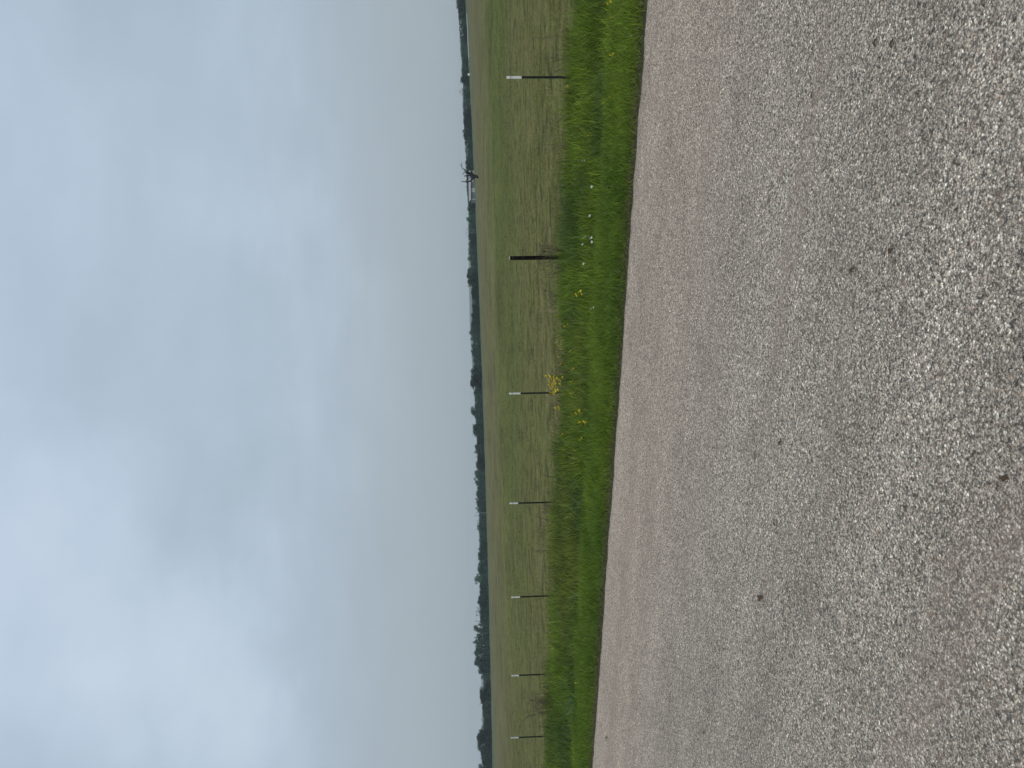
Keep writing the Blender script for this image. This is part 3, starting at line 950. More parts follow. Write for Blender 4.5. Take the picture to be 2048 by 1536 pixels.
def make_flower(name, kind, n, h, spread, r):
    root = empty(name, (0, 0, 0))
    st = MB()
    for i in range(n):
        a = rnd.uniform(0, 6.28); rr = spread * math.sqrt(rnd.random())
        tip = Vector((rr * math.cos(a), rr * math.sin(a), h + rnd.uniform(-0.07, 0.03)))
        fork = Vector((tip.x * 0.3, tip.y * 0.3, h * 0.6))
        st.tube([Vector((0, 0, -0.02)), fork, tip], [0.0016, 0.0012, 0.0009], 4)
        if kind == 'yellow': cc = (rnd.uniform(0.85, 0.98), rnd.uniform(0.56, 0.78), 0.02); ce = (0.45, 0.20, 0.01)
        else: cc = (0.85, 0.87, 0.84); ce = (0.55, 0.62, 0.20)
        V, F, C = [], [], []
        blossom(V, F, C, tip, r * rnd.uniform(0.8, 1.2), cc, ce, rnd.uniform(0.3, 1.1) * rnd.choice((1, 1, 1, -1)))
        me = bpy.data.meshes.new('blossom'); me.from_pydata(V, [], F)
        at_ = me.attributes.new('tint', 'FLOAT_COLOR', 'POINT')
        at_.data.foreach_set('color', np.concatenate([np.array(C), np.ones((len(C), 1))], 1).astype(np.float32).ravel())
        link_mesh('blossom', me, M_petal, root)
    for i in range(3):
        a = rnd.uniform(0, 6.28); z0 = h * rnd.uniform(0.15, 0.6)
        d = Vector((math.cos(a), math.sin(a), 0.5)).normalized() * 0.06; sd_ = Vector((-math.sin(a), math.cos(a), 0)) * 0.009
        lv = MB(); lv.poly([Vector((0, 0, z0)), Vector((0, 0, z0)) + d * 0.5 + sd_, Vector((0, 0, z0)) + d, Vector((0, 0, z0)) + d * 0.5 - sd_])
        lv.build('leaf', M_stem, root)
    st.build('stem', M_stem, root)
    return root


patch = [(1093, 754), (1097, 757), (1101, 753), (1108, 758), (1100, 765), (1105, 771), (1099, 772), (1104, 778), (1106, 784), (1102, 787), (1110, 781), (1112, 765)]
yel = [
    ((1218, 5), 'L', 'yellow wildflower cluster at the top edge of the photo near the road'),
    ((1222, 33), 'S', 'small yellow wildflower just under the cluster at the top edge of the photo'),
    ((1223, 108), 'L', 'yellow wildflower cluster close to the road, a little above the nearest steel post'),
    ((1134, 172), 'S', 'small yellow wildflower at the foot of the nearest steel post'),
    ((1218, 194), 'S', 'yellow wildflower nearer the road of the two below the nearest steel post'),
    ((1206, 206), 'S', 'yellow wildflower farther from the road of the two below the nearest steel post'),
    ((1180, 272), 'L', 'brightest single golden wildflower head in the verge above the white flowers'),
    ((1131, 590), 'S', 'pale yellow wildflower by the weeds beyond the dark wooden post'),
    ((1157, 587), 'L', 'yellow wildflower cluster midway across the verge beyond the dark wooden post'),
    ((1172, 615), 'S', 'pale yellow wildflower beside the last white flower'),
    ((1132, 650), 'L', 'yellow wildflower cluster close above the dense yellow flower patch'),
    ((1112, 684), 'S', None), ((1117, 690), 'S', None), ((1121, 698), 'S', None), ((1116, 713), 'S', None), ((1140, 702), 'S', None), ((1121, 727), 'S', None), ((1146, 737), 'S', None),
    ((1122, 757), 'L', 'yellow wildflower cluster just behind the dense patch on the road side'),
    ((1140, 762), 'S', 'pale yellow wildflower in mid verge level with the dense patch'),
    ((1141, 786), 'S', 'single yellow wildflower in mid verge level with the post of the dense patch'),
    ((1114, 818), 'L', 'golden wildflower cluster standing alone just below the dense patch'),
    ((1155, 824), 'L', 'yellow wildflower cluster in mid verge below the dense patch'),
    ((1168, 818), 'S', 'small yellow wildflower on the road side of the mid verge cluster'),
    ((1164, 848), 'L', 'yellow wildflower cluster above the dark gap in the verge'),
    ((1171, 843), 'S', 'tiny yellow wildflower nearest the road above the dark gap in the verge'),
    ((1124, 868), 'S', 'pale yellow wildflower in tall grass past the dark gap'),
    ((1162, 877), 'S', 'pale wildflower in the verge well past the dense yellow patch'),
    ((1089, 1378), 'S', 'lone yellow wildflower by the brown bushes far along the fence'),
    ((1150, 1365), 'S', 'lone yellow wildflower in the low verge grass far along the road'),
]
whites = [
    ((1165, 322), 'white wildflower standing alone, nearest the top edge of the photo'),
    ((1190, 374), 'white wildflower second from the top edge of the photo'),
    ((1186, 432), 'white wildflower just above the main group of white flowers'),
    ((1167, 475), None), ((1180, 476), None), ((1189, 476), None), ((1170, 489), None), ((1190, 484), None),
    ((1173, 528), 'white wildflower just below the main group of white flowers'),
    ((1183, 617), 'white wildflower standing alone below all the other white ones'),
    ((1260, 73), 'tiny white wildflower in the low grass close to the road'),
]
yb = [make_flower('yellow_wildflower', 'yellow', 9, 0.30, 0.045, 0.015), make_flower('yellow_wildflower', 'yellow', 7, 0.30, 0.04, 0.014)]
ys_ = [make_flower('yellow_wildflower', 'yellow', 3, 0.28, 0.025, 0.010), make_flower('yellow_wildflower', 'yellow', 2, 0.28, 0.02, 0.011)]
wh = [make_flower('white_wildflower', 'white', 2, 0.29, 0.014, 0.018), make_flower('white_wildflower', 'white', 1, 0.29, 0.005, 0.020)]
used = set()


def place(protos, px, py, h, sc_, label, cat, group):
    pr = rnd.choice(protos)
    if pr.name in used: o = copy_tree(pr)
    else: o = pr; used.add(pr.name)
    p = hit(px, py, h * sc_)
    o.location = (p.x, p.y, gz(p.x, p.y)); o.rotation_euler = (0, 0, rnd.uniform(-0.6, 0.6)); o.scale = (sc_,) * 3
    tag(o, label, cat, group)


for (p, q) in patch:
    place(yb, p, q, 0.30, rnd.uniform(1.0, 1.25), 'golden yellow wildflower in the dense patch at the foot of a white tipped post', 'flower', 'yellow wildflowers of the dense patch')
for (pq, sz, lab) in yel:
    place(yb if sz == 'L' else ys_, pq[0], pq[1], 0.28, rnd.uniform(0.9, 1.1) if pq[0] < 1165 else 0.6,
          lab or 'small pale yellow wildflower in the loose scatter just above the dense patch', 'flower',
          'scattered yellow wildflowers' if lab else 'loose scatter of pale yellow wildflowers')
for (pq, lab) in whites:
    place(wh, pq[0], pq[1], 0.27, rnd.uniform(0.85, 1.0) if pq[0] < 1220 else 0.4, lab or 'white wildflower in the main group of white ones in mid verge', 'flower',
          'scattered white wildflowers' if lab else 'main group of white wildflowers')
for pr in yb + ys_ + wh:
    if pr.name not in used:
        for ch in list(pr.children): bpy.data.objects.remove(ch)
        bpy.data.objects.remove(pr)

# ------------------------------------------------------------------ leaves on the road
LEAVES = [
    (1787, 86, 0.050, 'darker of two brown dead leaves on the road near the photo top'),
    (1753, 85, 0.045, 'faded brown dead leaf next to the darker one near the top edge of the photo'),
    (1626, 190, 0.040, 'small dark leaf lying on the road below the nearest steel post'),
    (1705, 541, 0.045, 'crumpled brown leaf lying on the road, larger of the pair in mid road'),
    (1783, 502, 0.045, 'long brown leaf on the road above the crumpled one'),
    (1562, 886, 0.050, 'thin dark leaf lying on the road in mid photo'),
    (1551, 1046, 0.050, 'small dark leaf on the road below the thin dark one'),
    (1522, 1196, 0.085, 'largest dark olive leaf lying alone on the road'),
    (1214, 1477, 0.110, 'brown leaf litter by the road edge near the bottom edge of the photo'),
    (1409, 1466, 0.050, 'small dark clod on the road near the bottom edge of the photo'),
    (2012, 957, 0.045, 'reddish brown leaf on the road by the right edge of the photo'),
]
for (px, py, L_, lab) in LEAVES:
    L_ *= 0.72
    d = ray(px, py)
    t = 2.0
    for _ in range(60):
        p = EYE + d * t; t += (p.z - (float(road_z(p.x, p.y)) + 0.006)) / max(1e-6, -d.z)
    p = EYE + d * t
    V, F = [], []
    n1, n2 = 8, 4
    for i in range(n1 + 1):
        tt = i / n1; w = math.sin(math.pi * min(1, tt * 0.96 + 0.02)) ** 0.8 * L_ * 0.28
        for j in range(n2 + 1):
            q = (j / n2 * 2 - 1)
            V.append(((tt - 0.5) * L_, q * w, 0.004 + abs(q) ** 1.5 * 0.30 * w + 0.12 * L_ * math.sin(tt * 3.1) + rnd.uniform(0, 0.004)))
    for i in range(n1):
        for j in range(n2):
            a = i * (n2 + 1) + j; F.append((a, a + 1, a + n2 + 2, a + n2 + 1))
    me = bpy.data.meshes.new('fallen_leaf'); me.from_pydata(V, [], F)
    o = link_mesh('fallen_leaf', me, M_deadleaf)
    o.modifiers.new('thickness', 'SOLIDIFY').thickness = 0.0012
    o.location = (p.x, p.y, float(road_z(p.x, p.y)) + 0.003); o.rotation_euler = (0, 0, rnd.uniform(0, 3))
    tag(o, lab, 'leaf', 'dead leaves scattered on the road')

# ------------------------------------------------------------------ trees on the skyline
def crown_mesh(name, kind, seed):
    """unit tree: height 1, width 1; many small leaf faces on uneven lumps"""
    r = np.random.default_rng(seed)
    lumps = []
    if kind == 'dome':
        for i in range(30):
            a = r.uniform(0, 2 * np.pi); rad = 0.36 * np.sqrt(r.random()); z = r.uniform(0.14, 0.84)
            lim = 0.38 * math.sqrt(max(0.05, 1 - ((z - 0.42) / 0.50) ** 2)); rad = min(rad, lim)
            lumps.append((rad * math.cos(a), rad * math.sin(a), z, r.uniform(0.10, 0.17)))
        n = 2600
    elif kind == 'bushy':
        for i in range(26):
            a = r.uniform(0, 2 * np.pi); rad = 0.40 * np.sqrt(r.random()); z = r.uniform(0.10, 0.70) if i < 16 else r.uniform(0.5, 0.88)
            if z > 0.6: rad *= 0.75
            lumps.append((rad * math.cos(a), rad * math.sin(a), z, r.uniform(0.08, 0.15)))
        n = 2200
    else:
        for i in range(22):
            a = r.uniform(0, 2 * np.pi); rad = 0.44 * np.sqrt(r.random()); z = r.uniform(0.25, 0.95)
            lumps.append((rad * math.cos(a), rad * math.sin(a), z, r.uniform(0.04, 0.09)))
        n = 520
    lumps = np.array(lumps)
    idx = r.choice(len(lumps), n, p=lumps[:, 3] ** 2 / (lumps[:, 3] ** 2).sum())
    dirs = r.normal(size=(n, 3)); dirs /= np.linalg.norm(dirs, axis=1)[:, None]
    rad = lumps[idx, 3] * r.uniform(0.45, 1.15, n)
    c = lumps[idx, :3] + dirs * rad[:, None]
    c[:, 2] = np.abs(c[:, 2])
    if kind != 'sparse':           # low skirt down to the ground
        ns = 500
        a = r.uniform(0, 2 * np.pi, ns); rr = 0.46 * np.sqrt(r.random(ns))
        c = np.concatenate([c, np.stack([rr * np.cos(a), rr * np.sin(a), r.uniform(0, 0.3, ns)], 1)])
    n = len(c)
    sz = r.uniform(0.014, 0.036, n) if kind != 'sparse' else r.uniform(0.010, 0.022, n)
    u = r.normal(size=(n, 3)); u /= np.linalg.norm(u, axis=1)[:, None]
    w = np.cross(u, r.normal(size=(n, 3))); w /= np.linalg.norm(w, axis=1)[:, None]
    u *= sz[:, None]; w *= sz[:, None]
    # irregular leaf clump: six sided
    ang = np.linspace(0, 2 * np.pi, 6, endpoint=False)
    V = []
    for k_ in range(6):
        rr = r.uniform(0.55, 1.25, n)[:, None]
        V.append(c + u * math.cos(ang[k_]) * rr + w * math.sin(ang[k_]) * rr)
    V = np.stack(V, 1).reshape(-1, 3)
    b = np.arange(n) * 6
    q = np.concatenate([np.stack([b, b + 1, b + 2, b + 3], 1), np.stack([b, b + 3, b + 4, b + 5], 1)])
    return np_mesh(name, V, q)


def trunk_mesh(name, kind, seed):
    r = random.Random(seed); b = MB()
    top = 0.62
    b.tube([(0, 0, -0.05), (0.01, 0, 0.12), (0.0, 0.01, 0.3), (0.01, 0, top)], [0.030, 0.024, 0.020, 0.010], 7)
    nb = 22 if kind == 'sparse' else 9
    for i in range(nb):
        a = r.uniform(0, 6.28); z0 = r.uniform(0.15, 0.55); ln = r.uniform(0.25, 0.46)
        e = Vector((math.cos(a) * ln * 0.75, math.sin(a) * ln * 0.75, z0 + ln * (r.uniform(0.6, 1.15))))
        e.z = min(e.z, 0.99)
        m_ = Vector((e.x * 0.45, e.y * 0.45, (z0 + e.z) / 2 - 0.03))
        b.tube([(0, 0, z0), m_, e], [0.010, 0.006, 0.0025], 5)
        for j in range(3 if kind == 'sparse' else 1):
            a2 = r.uniform(0, 6.28); l2 = r.uniform(0.06, 0.16)
            b.tube([m_, m_ + Vector((math.cos(a2) * l2, math.sin(a2) * l2, l2 * 1.1))], [0.004, 0.0018], 4)
            b.tube([e * 0.8 + m_ * 0.2, e * 0.8 + m_ * 0.2 + Vector((math.cos(a2 + 2) * l2, math.sin(a2 + 2) * l2, l2 * 0.8))], [0.0035, 0.0018], 4)
    return b.mesh(name, True)


CR_ = {k_: [crown_mesh('crown', k_, 100 + i * 7 + len(k_)) for i in range(4 if k_ != 'sparse' else 3)] for k_ in ('dome', 'bushy', 'sparse')}
TR_ = {k_: [trunk_mesh('trunk', k_, 50 + i) for i in range(len(CR_[k_]))] for k_ in CR_}
for k_ in CR_:
    for me in CR_[k_]: me.materials.append(M_leaf)
    for me in TR_[k_]: me.materials.append(M_bark)

# (y centre, full width, x of the top, kind) read off the skyline; D = dome, B = bushy, S = sparse
TREES = [
    (-32, 46, 914, 'D'), (12, 46, 912.5, 'D'), (34, 14, 917, 'D'), (47, 22, 923.5, 'B'), (60, 16, 924.5, 'D'), (72, 14, 925.5, 'D'), (76, 9, 922, 'S'), (86, 14, 922.5, 'B'),
    (98, 16, 919, 'B'), (108, 12, 921, 'S'), (115, 14, 919.5, 'S'), (124, 16, 926, 'B'), (138, 12, 922, 'B'), (155, 28, 920, 'D'), (175, 15, 930, 'B'),
    (185, 15, 918, 'S'), (189, 12, 928, 'D'), (197, 10, 927, 'S'), (203, 12, 928, 'S'), (211, 12, 927.5, 'S'), (227, 28, 925, 'D'), (248, 24, 926, 'D'), (269, 20, 924.5, 'D'),
    (283, 10, 929, 'B'), (290, 14, 934, 'D'), (305, 24, 935.5, 'B'), (319, 12, 933, 'B'), (333, 26, 930, 'D'), (355, 22, 935, 'B'), (373, 14, 934, 'D'), (384, 18, 932, 'D'),
    (397, 14, 934, 'B'), (411, 22, 934, 'D'), (425, 12, 935, 'B'), (439, 18, 933, 'B'), (452, 14, 936, 'B'), (462, 13, 931.5, 'S'), (474, 14, 935, 'D'), (484, 12, 939, 'D'),
    (493, 15, 934, 'B'), (506, 14, 935, 'B'), (517, 13, 935, 'B'), (526, 12, 940, 'B'), (541, 16, 934, 'B'), (556, 36, 932, 'D'), (577, 12, 943, 'D'), (590, 17, 941, 'D'),
    (603, 14, 947, 'B'), (618, 20, 943, 'D'), (636, 20, 941, 'D'), (649, 14, 939, 'D'), (661, 16, 937.5, 'D'), (676, 16, 939, 'B'), (694, 16, 941, 'B'), (706, 18, 940.5, 'B'),
    (720, 14, 945, 'B'), (729, 12, 944, 'S'), (755, 42, 938.5, 'D'), (779, 13, 945, 'S'), (785, 16, 947, 'B'), (796, 12, 946, 'B'), (805, 14, 951, 'B'), (823, 28, 941.5, 'B'),
    (842, 18, 950, 'B'), (861, 26, 942.5, 'D'), (881, 20, 951, 'D'), (899, 16, 946, 'B'), (909, 12, 948, 'S'), (926, 28, 951, 'D'), (951, 18, 945, 'B'), (964, 14, 949, 'B'),
    (975, 14, 951, 'B'), (992, 18, 948.5, 'B'), (1010, 18, 949, 'B'), (1022, 14, 954, 'B'), (1036, 18, 957, 'B'), (1047, 10, 953, 'S'), (1056, 16, 952, 'B'), (1075, 24, 956, 'B'),
    (1093, 18, 956.5, 'D'), (1113, 18, 953, 'D'), (1129, 12, 954, 'B'), (1143, 18, 951, 'B'), (1159, 18, 948.5, 'B'), (1177, 22, 956, 'D'), (1195, 16, 953.5, 'D'), (1208, 16, 954, 'D'),
    (1223, 18, 951, 'S'), (1232, 26, 957, 'D'), (1247, 14, 951, 'S'), (1259, 16, 946, 'B'), (1277, 22, 947.5, 'B'), (1295, 26, 943.5, 'B'), (1317, 30, 946, 'D'), (1337, 20, 953, 'D'),
    (1352, 16, 960, 'B'), (1368, 14, 968, 'D'), (1395, 40, 956.5, 'D'), (1422, 24, 963, 'D'), (1440, 18, 962, 'S'), (1446, 16, 966, 'D'), (1466, 30, 955.5, 'D'), (1486, 44, 951.5, 'D'), (1507, 24, 957.5, 'D'),
    (1521, 14, 961, 'D'), (1545, 40, 954, 'D'), (1580, 34, 957, 'D'),
]
SPECIAL = {12: 'tall dark round crowned tree at the photo top beside the white rail fence',
           155: 'dark domed tree level with the nearest steel post, a small white tank at its foot',
           227: 'dark broad tree just above the notch in the skyline, past the pale bare trees',
           269: 'dark tree with a smooth round head standing proud of the skyline above the dead tree',
           556: 'large dark domed tree just above the gap where the far hill shows',
           755: 'large dark spreading tree level with the yellow flower patch',
           823: 'pale green open crowned tree just past the large spreading one',
           861: 'dark gnarled tree with holes in its crown, standing out of the low woods',
           1395: 'isolated dark domed tree between two dips, level with the brown bush',
           1486: 'broad dark tree nearest the bottom edge of the photo, highest of its group',
           1295: 'tallest bushy tree of the high woods level with the second farthest steel posts'}
LANDM = [(12, 'the round tree at the photo top'), (155, 'the nearest steel post'), (353, 'the dead tree'), (384, 'the metal shed'), (516, 'the dark wooden post'),
         (600, 'the far hill gap'), (787, 'the yellow flower patch'), (1006, 'the third post'), (1028, 'the thin masts'),
         (1193, 'the fourth post'), (1350, 'the second farthest post'), (1476, 'the farthest post'), (1395, 'the isolated dome tree')]
KW = {'D': ['dense dark green', 'thick blackish green', 'compact dark'], 'B': ['bushy mid green', 'ragged lighter green', 'uneven soft green'], 'S': ['sparse half bare', 'thin twiggy', 'bare branched grey']}
kinds = {'D': 'dome', 'B': 'bushy', 'S': 'sparse'}
seen_lab = {}
order = 0
for (yc, wd_, xt, kd) in TREES:
    Dp = {'D': rnd.uniform(425, 450), 'B': rnd.uniform(448, 472), 'S': rnd.uniform(446, 490)}[kd]
    topp = at_depth(xt + (0.6 if kd != 'D' else 0.3), yc, Dp)
    g = gz(topp.x, topp.y)
    H = (topp.z - g)
    W = wd_ * Dp / FPX * (1.34 if kd == 'D' else 1.5)
    kk = kinds[kd]; vi = rnd.randrange(len(CR_[kk]))
    root = empty({'D': 'oak_tree', 'B': 'leafy_tree', 'S': 'bare_tree'}[kd], (topp.x, topp.y, g))
    cr = link_mesh('crown', CR_[kk][vi], None, root); tk = link_mesh('trunk', TR_[kk][vi], None, root)
    zs = H / (0.97 if kd != 'S' else 1.0)
    for o in (cr, tk): o.scale = (W, W, zs)
    base = {'D': (0.019, 0.050, 0.032), 'B': (0.046, 0.118, 0.070), 'S': (0.065, 0.088, 0.062)}[kd]
    f = rnd.uniform(0.6, 1.5); hue = rnd.uniform(-0.15, 0.15)
    cr.color = (base[0] * f * (1 + hue), base[1] * f, base[2] * f * (1 - hue), 1)
    root.rotation_euler = (0, 0, rnd.uniform(0, 6.28))
    near_ = min(LANDM, key=lambda q: abs(q[0] - yc))
    if yc in SPECIAL: lab = SPECIAL[yc]
    else:
        side = 'above' if yc < near_[0] - 5 else ('below' if yc > near_[0] + 5 else 'level with')
        size = 'tall' if H > 8.2 else ('low' if H < 4.8 else 'middling')
        shape = 'broad' if wd_ > 22 else ('narrow' if wd_ < 14 else 'rounded')
        kwd = KW[kd][order % 3] if yc != 34 else 'dark'
        lab = f'{size} {shape} {kwd} tree {side} {near_[1]}'
    order += 1
    if lab in seen_lab:
        seen_lab[lab] += 1
        lab = lab.replace(' tree ', ' tree, %s such, ' % ('second', 'third', 'fourth', 'fifth')[min(3, seen_lab[lab] - 2)])
    else: seen_lab[lab] = 1
    tag(root, lab, 'tree', 'trees along the far edge of the pasture')

# undergrowth under and between the trees
def undergrowth():
    n = 60000
    yy = rng.uniform(452, 482, n); tt = rng.uniform(-0.66, 0.66, n); xx = tt * yy
    top = 2.6 + 2.4 * fbm(xx, yy * 0, 0.06, 3) + 0.8 * fbm(xx, yy, 0.25, 8)
    keep = np.ones(n, bool)
    # leave the gap by the barn and the low stretch showing the hill a little lower
    zz = ground_z(xx, yy) + rng.random(n) * top
    c = np.stack([xx, yy, zz], 1)
    sz = rng.uniform(0.18, 0.42, n)
    u = rng.normal(size=(n, 3)); u /= np.linalg.norm(u, axis=1)[:, None]
    w = np.cross(u, rng.normal(size=(n, 3))); w /= np.linalg.norm(w, axis=1)[:, None]
    V = []
    for k_ in range(4):
        a = k_ * math.pi / 2; rr = (sz * rng.uniform(0.7, 1.3, n))[:, None]
        V.append(c + u * math.cos(a) * rr + w * math.sin(a) * rr)
    V = np.stack(V, 1).reshape(-1, 3); b = np.arange(n) * 4
    me = np_mesh('undergrowth', V, np.stack([b, b + 1, b + 2, b + 3], 1))
    o = link_mesh('undergrowth', me, M_leaf); o.color = (0.020, 0.052, 0.036, 1)
    tag(o, 'dark scrub and undergrowth filling the foot of the whole tree line', 'undergrowth', kind='stuff')


undergrowth()

# ------------------------------------------------------------------ dead tree in the pasture
p0 = hit(957, 353)
g = gz(p0.x, p0.y)
S = p0.y / FPX                                            # metres per photo pixel at its distance
root = empty('dead_tree', (p0.x, p0.y, g))
tag(root, 'black leafless dead tree with crooked limbs standing alone in the pasture', 'tree')
def P(px, py, dy=0.0):
    q = at_depth(px, py, p0.y); return Vector((q.x - p0.x, dy, q.z - g))
# limbs drawn as (points in photo pixels, depth offsets, radii in pixels)
tr = MB()
tr.tube([P(958.5, 354.5), P(955, 354, 0.0), P(951, 352.5), P(948, 351.5)], [3.2 * S, 2.8 * S, 3.0 * S, 2.7 * S], 9)
tr.build('trunk', M_deadbark, root, True)
LIMBS = [
    ([(948, 352, 0), (944, 349, -.2), (940, 347.5, -.3), (935, 345, -.5), (931, 341, -.6)], [2.3, 1.8, 1.5, 1.2, .5]),
    ([(940, 348, -.3), (936, 348, 0), (933, 343, .3), (930.5, 339, .4), (927, 337, .5), (924.8, 335, .6), (923, 330, .7), (921, 328.4, .8)], [1.4, 1.0, .8, .7, .55, .5, .45, .3]),
    ([(923, 330, .7), (923.2, 326.5, .8), (924, 323.5, .9)], [.4, .3, .2]),
    ([(949, 353, 0), (946, 357, .2), (941, 361, .4), (936, 363, .5), (931, 362.5, .5), (927, 362.5, .4), (923.5, 363, .4)], [2.0, 1.4, 1.2, 1.0, .8, .6, .4]),
    ([(936, 363, .5), (935.5, 367, .6), (934.5, 371, .6), (933, 372.5, .6)], [.9, .6, .4, .25]),
    ([(943, 350, .2), (939, 350.5, .3), (934, 350, .5), (931, 350.5, .5), (929, 351.5, .5)], [1.6, 1.2, 1.0, .7, .4]),
    ([(936, 350.5, .4), (935.5, 354, .5), (935, 358, .5), (934, 360, .5)], [1.1, .9, .7, .3]),
    ([(946, 350, -.2), (944, 346.5, -.4), (943.5, 344, -.5)], [1.3, .9, .4]),
    ([(943, 349, .4), (941.5, 344, .5), (941.3, 337, .6), (938, 331, .7), (935, 326.5, .8), (933, 323, .9)], [.9, .6, .55, .5, .4, .25]),
    ([(933, 345, -.3), (929, 344, -.2), (927.5, 347, 0), (926, 348, 0)], [.8, .5, .35, .2]),
    ([(934, 342, .2), (930.5, 340, .1), (928, 341, 0)], [.7, .45, .25]),
    ([(938, 347, -.5), (934.5, 349, -.6), (931.5, 348, -.7), (930, 345, -.8)], [1.2, .9, .6, .3]),
    ([(941, 353, .1), (938.5, 355.5, 0), (938, 357.5, -.1)], [.7, .4, .25]),
]
for pts, rad in LIMBS:
    b = MB(); b.tube([P(a, c_, d) for a, c_, d in pts], [max(0.42, r_ * 1.3) * S for r_ in rad], 7)
    r2 = random.Random(len(pts) * 13 + int(pts[0][0]))
    for (a, c_, d) in pts[2:]:
        for _ in range(2):
            e = (a - r2.uniform(0.5, 3.2), c_ + r2.uniform(-3.2, 3.2), d + r2.uniform(-.3, .3))
            b.tube([P(a, c_, d), P(*e)], [0.28 * S, 0.16 * S], 4)
    b.build('limb', M_deadbark, root, True)

# ------------------------------------------------------------------ metal shed
Yb = 405.0
pl = at_depth(950, 398, Yb); pr_ = at_depth(948, 340.5, Yb)
gb = min(gz(pl.x, pl.y), gz(pr_.x, pr_.y)) - 0.1
Wd = pr_.x - pl.x
topz = at_depth(937.2, 385, Yb).z - gb; eave = at_depth(941.6, 375, Yb).z - gb
root = empty('metal_shed', (pl.x, Yb, gb))
tag(root, 'low grey metal shed with pale roof and one white door against the woods', 'shed')
sp_ = Yb / FPX
def xb(py): return (at_depth(945, py, Yb).x - pl.x)
dep = 9.0
# front wall in bays, open gap with light panel
b = MB()
b.box(0, xb(384.5), 0, 0.15, 0, eave); b.box(xb(376.2), xb(363.2), 0, 0.15, 0, eave)
b.box(xb(384.5), xb(376.2), 0, 0.15, eave - 0.25, eave)
b.box(0, 0.15, 0.15, dep, 0, eave - .02); b.box(Wd - 0.15, Wd, 0.15, dep, 0, eave - .02); b.box(0, Wd, dep - 0.15, dep, 0, eave - .02)
b.build('wall', M_wall, root)
b = MB(); b.box(xb(384.4), xb(376.3), 0.03, 0.10, 0.35, eave - 0.28); b.build('door', M_door, root)
b = MB(); b.box(xb(363.0), xb(357), 0.02, 0.12, 0.9, eave - .05); b.build('white_panel', M_white, root)
b = MB(); b.box(xb(352), Wd - .16, 0.02, 0.12, 0, eave * 0.8); b.build('lean_to_wall', M_roof, root)
b = MB()
b.poly([(-.3, -.4, eave), (Wd + .3, -.4, eave), (Wd + .3, dep / 2, topz), (-.3, dep / 2, topz)])
b.poly([(-.3, dep + .4, eave), (-.3, dep / 2, topz), (Wd + .3, dep / 2, topz), (Wd + .3, dep + .4, eave)])
rf = b.build('roof', M_roof, root); rf.modifiers.new('t', 'SOLIDIFY').thickness = 0.12
b = MB(); b.box(-0.32, Wd + 0.32, -0.46, -0.41, eave - 0.22, eave + 0.0); b.build('gutter', M_inner, root)
b = MB(); b.box(-0.16, 0.0, -0.03, 0.16, 0, eave); b.build('corner_trim', M_white, root)
for i in range(7):
    b = MB(); xx = (i + 0.5) * Wd / 7
    if abs(xx - xb(380)) < 1.2: continue
    b.box(xx - 0.04, xx + 0.04, -0.03, -0.002, 0, eave - 0.02); b.build('wall_batten', M_inner, root)

# ------------------------------------------------------------------ white rail fence and other far small things
Yw = 395.0
a0 = at_depth(932.9, 27, Yw); a1 = at_depth(937.2, 128, Yw)
root = empty('white_rail_fence', (a0.x, Yw, gz(a0.x, Yw)))
tag(root, 'long low white rail fence at the foot of the trees near the photo top', 'fence')
hz = lambda t: (a0.z * (1 - t) + a1.z * t) - gz(a0.x, Yw)
Lx = a1.x - a0.x
rb = MB()
for dz, hh in ((0.0, 0.24), (-0.30, 0.16)):
    x0, x1 = 0.0, Lx * 0.88
    z0, z1 = hz(0) + dz, hz(0.88) + dz
    rb.v += [(x0, 0, z0 - hh), (x1, 0, z1 - hh), (x1, 0.08, z1 - hh), (x0, 0.08, z0 - hh), (x0, 0, z0 + .01), (x1, 0, z1 + .01), (x1, 0.08, z1 + .01), (x0, 0.08, z0 + .01)]
    b0 = len(rb.v) - 8
    rb.f += [tuple(b0 + i for i in q) for q in ((0, 3, 2, 1), (4, 5, 6, 7), (0, 1, 5, 4), (1, 2, 6, 5), (2, 3, 7, 6), (3, 0, 4, 7))]
rb.build('rail', M_white, root)
for i in range(13):
    t = i / 12; xx = Lx * t; g_ = gz(a0.x + xx, Yw) - gz(a0.x, Yw) - 0.2
    b = MB(); b.box(xx - 0.12, xx + 0.12, -0.02, 0.10, min(g_, hz(t) - .5), hz(t) + 0.06); b.build('post', M_white, root)

q = at_depth(938, 149, 398)
g_ = gz(q.x, 398)
b = MB(); b.tube([(0, 0, 0), (0, 0, 0.25), (0, 0, 1.05), (0, 0, 1.35), (0, 0, 1.5)], [0.62, 0.68, 0.68, 0.45, 0.12], 18)
o = b.build('water_tank', M_white, None, True); o.location = (q.x, 398, q.z - 0.75)
tag(o, 'small round white tank at the foot of the dark domed tree', 'tank')

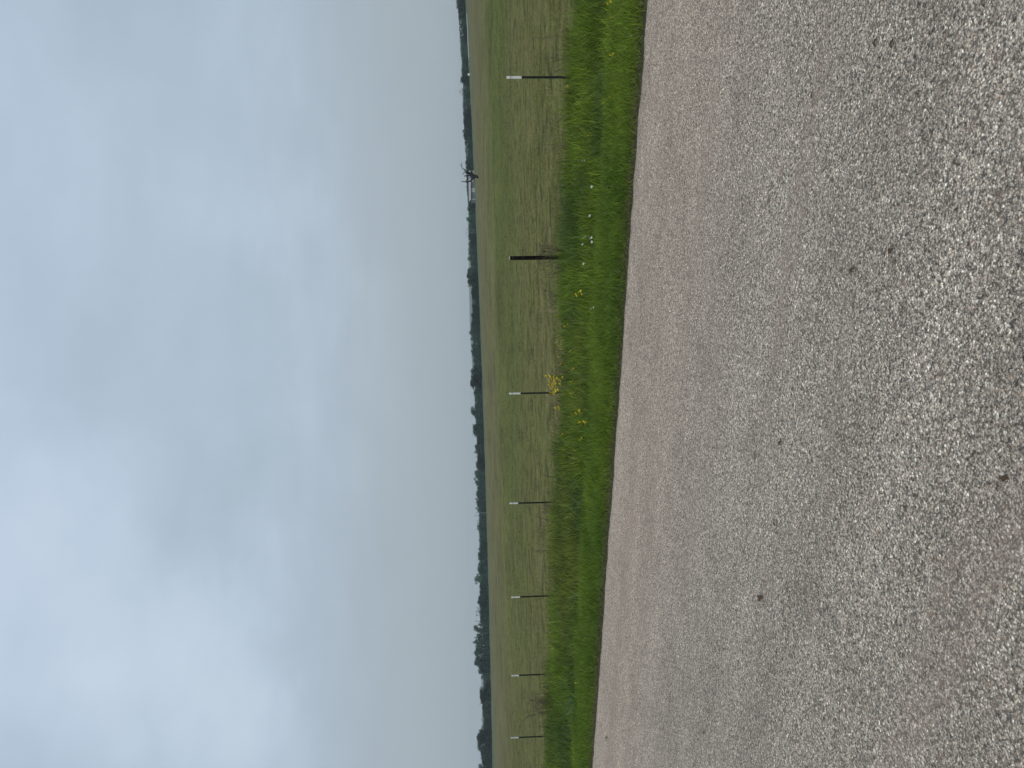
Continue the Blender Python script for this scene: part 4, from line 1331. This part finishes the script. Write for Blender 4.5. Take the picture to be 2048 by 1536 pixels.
for (py, xt_, xb2, c_, lab) in ((1026, 951.5, 972, 'p', 'pale thin mast reaching down to the field edge, the longer of two'), (1031.5, 950, 960, 'd', 'short thin dark mast sticking out of the trees beside the pale one'),
                            (61, 917.5, 926, 'd', 'thin mast with small head poking above the trees near the photo top')):
    Yd = 422.0 if c_ == 'p' else 440.0
    tp = at_depth(xt_, py, Yd); g_ = gz(tp.x, Yd)
    root = empty('mast', (tp.x, Yd, g_)); tag(root, lab, 'mast', 'thin masts on the skyline')
    b = MB(); b.tube([(0, 0, 0), (0, 0, tp.z - g_)], [0.12, 0.08], 8); b.build('pole', M_roof if c_ == 'p' else M_bark, root)
    b = MB()
    if py == 61: b.tube([(0, 0, tp.z - g_ - 0.9), (0, 0, tp.z - g_ - 0.5), (0, 0, tp.z - g_ - 0.1)], [0.15, 0.32, 0.12], 8)
    else: b.box(-0.45, 0.45, -0.05, 0.05, tp.z - g_ - 0.5, tp.z - g_ - 0.38)
    b.build('mast_head', M_bark, root)

# ------------------------------------------------------------------ far ridge
def ridge():
    tt = np.linspace(-0.9, 0.9, 160)
    prof = []
    for t in tt:
        hgt_ = 30.0 * (0.25 + 0.75 * float(smooth(-0.10, 0.10, t))) * (0.55 + 0.45 * (1 - float(smooth(0.2, 0.5, t))))
        hgt_ += 2.0 * float(fbm(np.array([t * 8.0]), np.array([0.0]), 1.0, 3)[0])
        prof.append(hgt_)
    V = []; rows = [(2500, -12), (2750, 0.45), (3000, 0.9), (3200, 1.0), (3600, 0.6), (4300, -12)]
    for (Yr, f) in rows:
        for t, h_ in zip(tt, prof):
            V.append((t * 3000, Yr, (f if f < 0 else h_ * f + 0.5)))
    n = len(tt); F = []
    for i in range(len(rows) - 1):
        for j in range(n - 1):
            a = i * n + j; F.append((a, a + 1, a + n + 1, a + n))
    me = bpy.data.meshes.new('hills'); me.from_pydata(V, [], F)
    me.polygons.foreach_set('use_smooth', [True] * len(me.polygons))
    o = link_mesh('hills', me, M_hill)
    tag(o, 'long faint blue wooded ridge far beyond the tree line', 'hill', kind='structure')


ridge()

# ------------------------------------------------------------------ air
b = MB(); b.box(-4700, 4700, -4700, 4700, -60, 60)
mh = bpy.data.materials.new('haze'); mh.use_nodes = True
nt = mh.node_tree; nt.nodes.clear()
pv = nt.nodes.new('ShaderNodeVolumePrincipled')
pv.inputs['Color'].default_value = (0.88, 0.97, 1.0, 1)
pv.inputs['Density'].default_value = 0.00020
ou = nt.nodes.new('ShaderNodeOutputMaterial'); nt.links.new(pv.outputs[0], ou.inputs['Volume'])
hz_o = b.build('haze', mh)
tag(hz_o, 'thin pale haze in the air over the pasture', 'haze', kind='stuff')
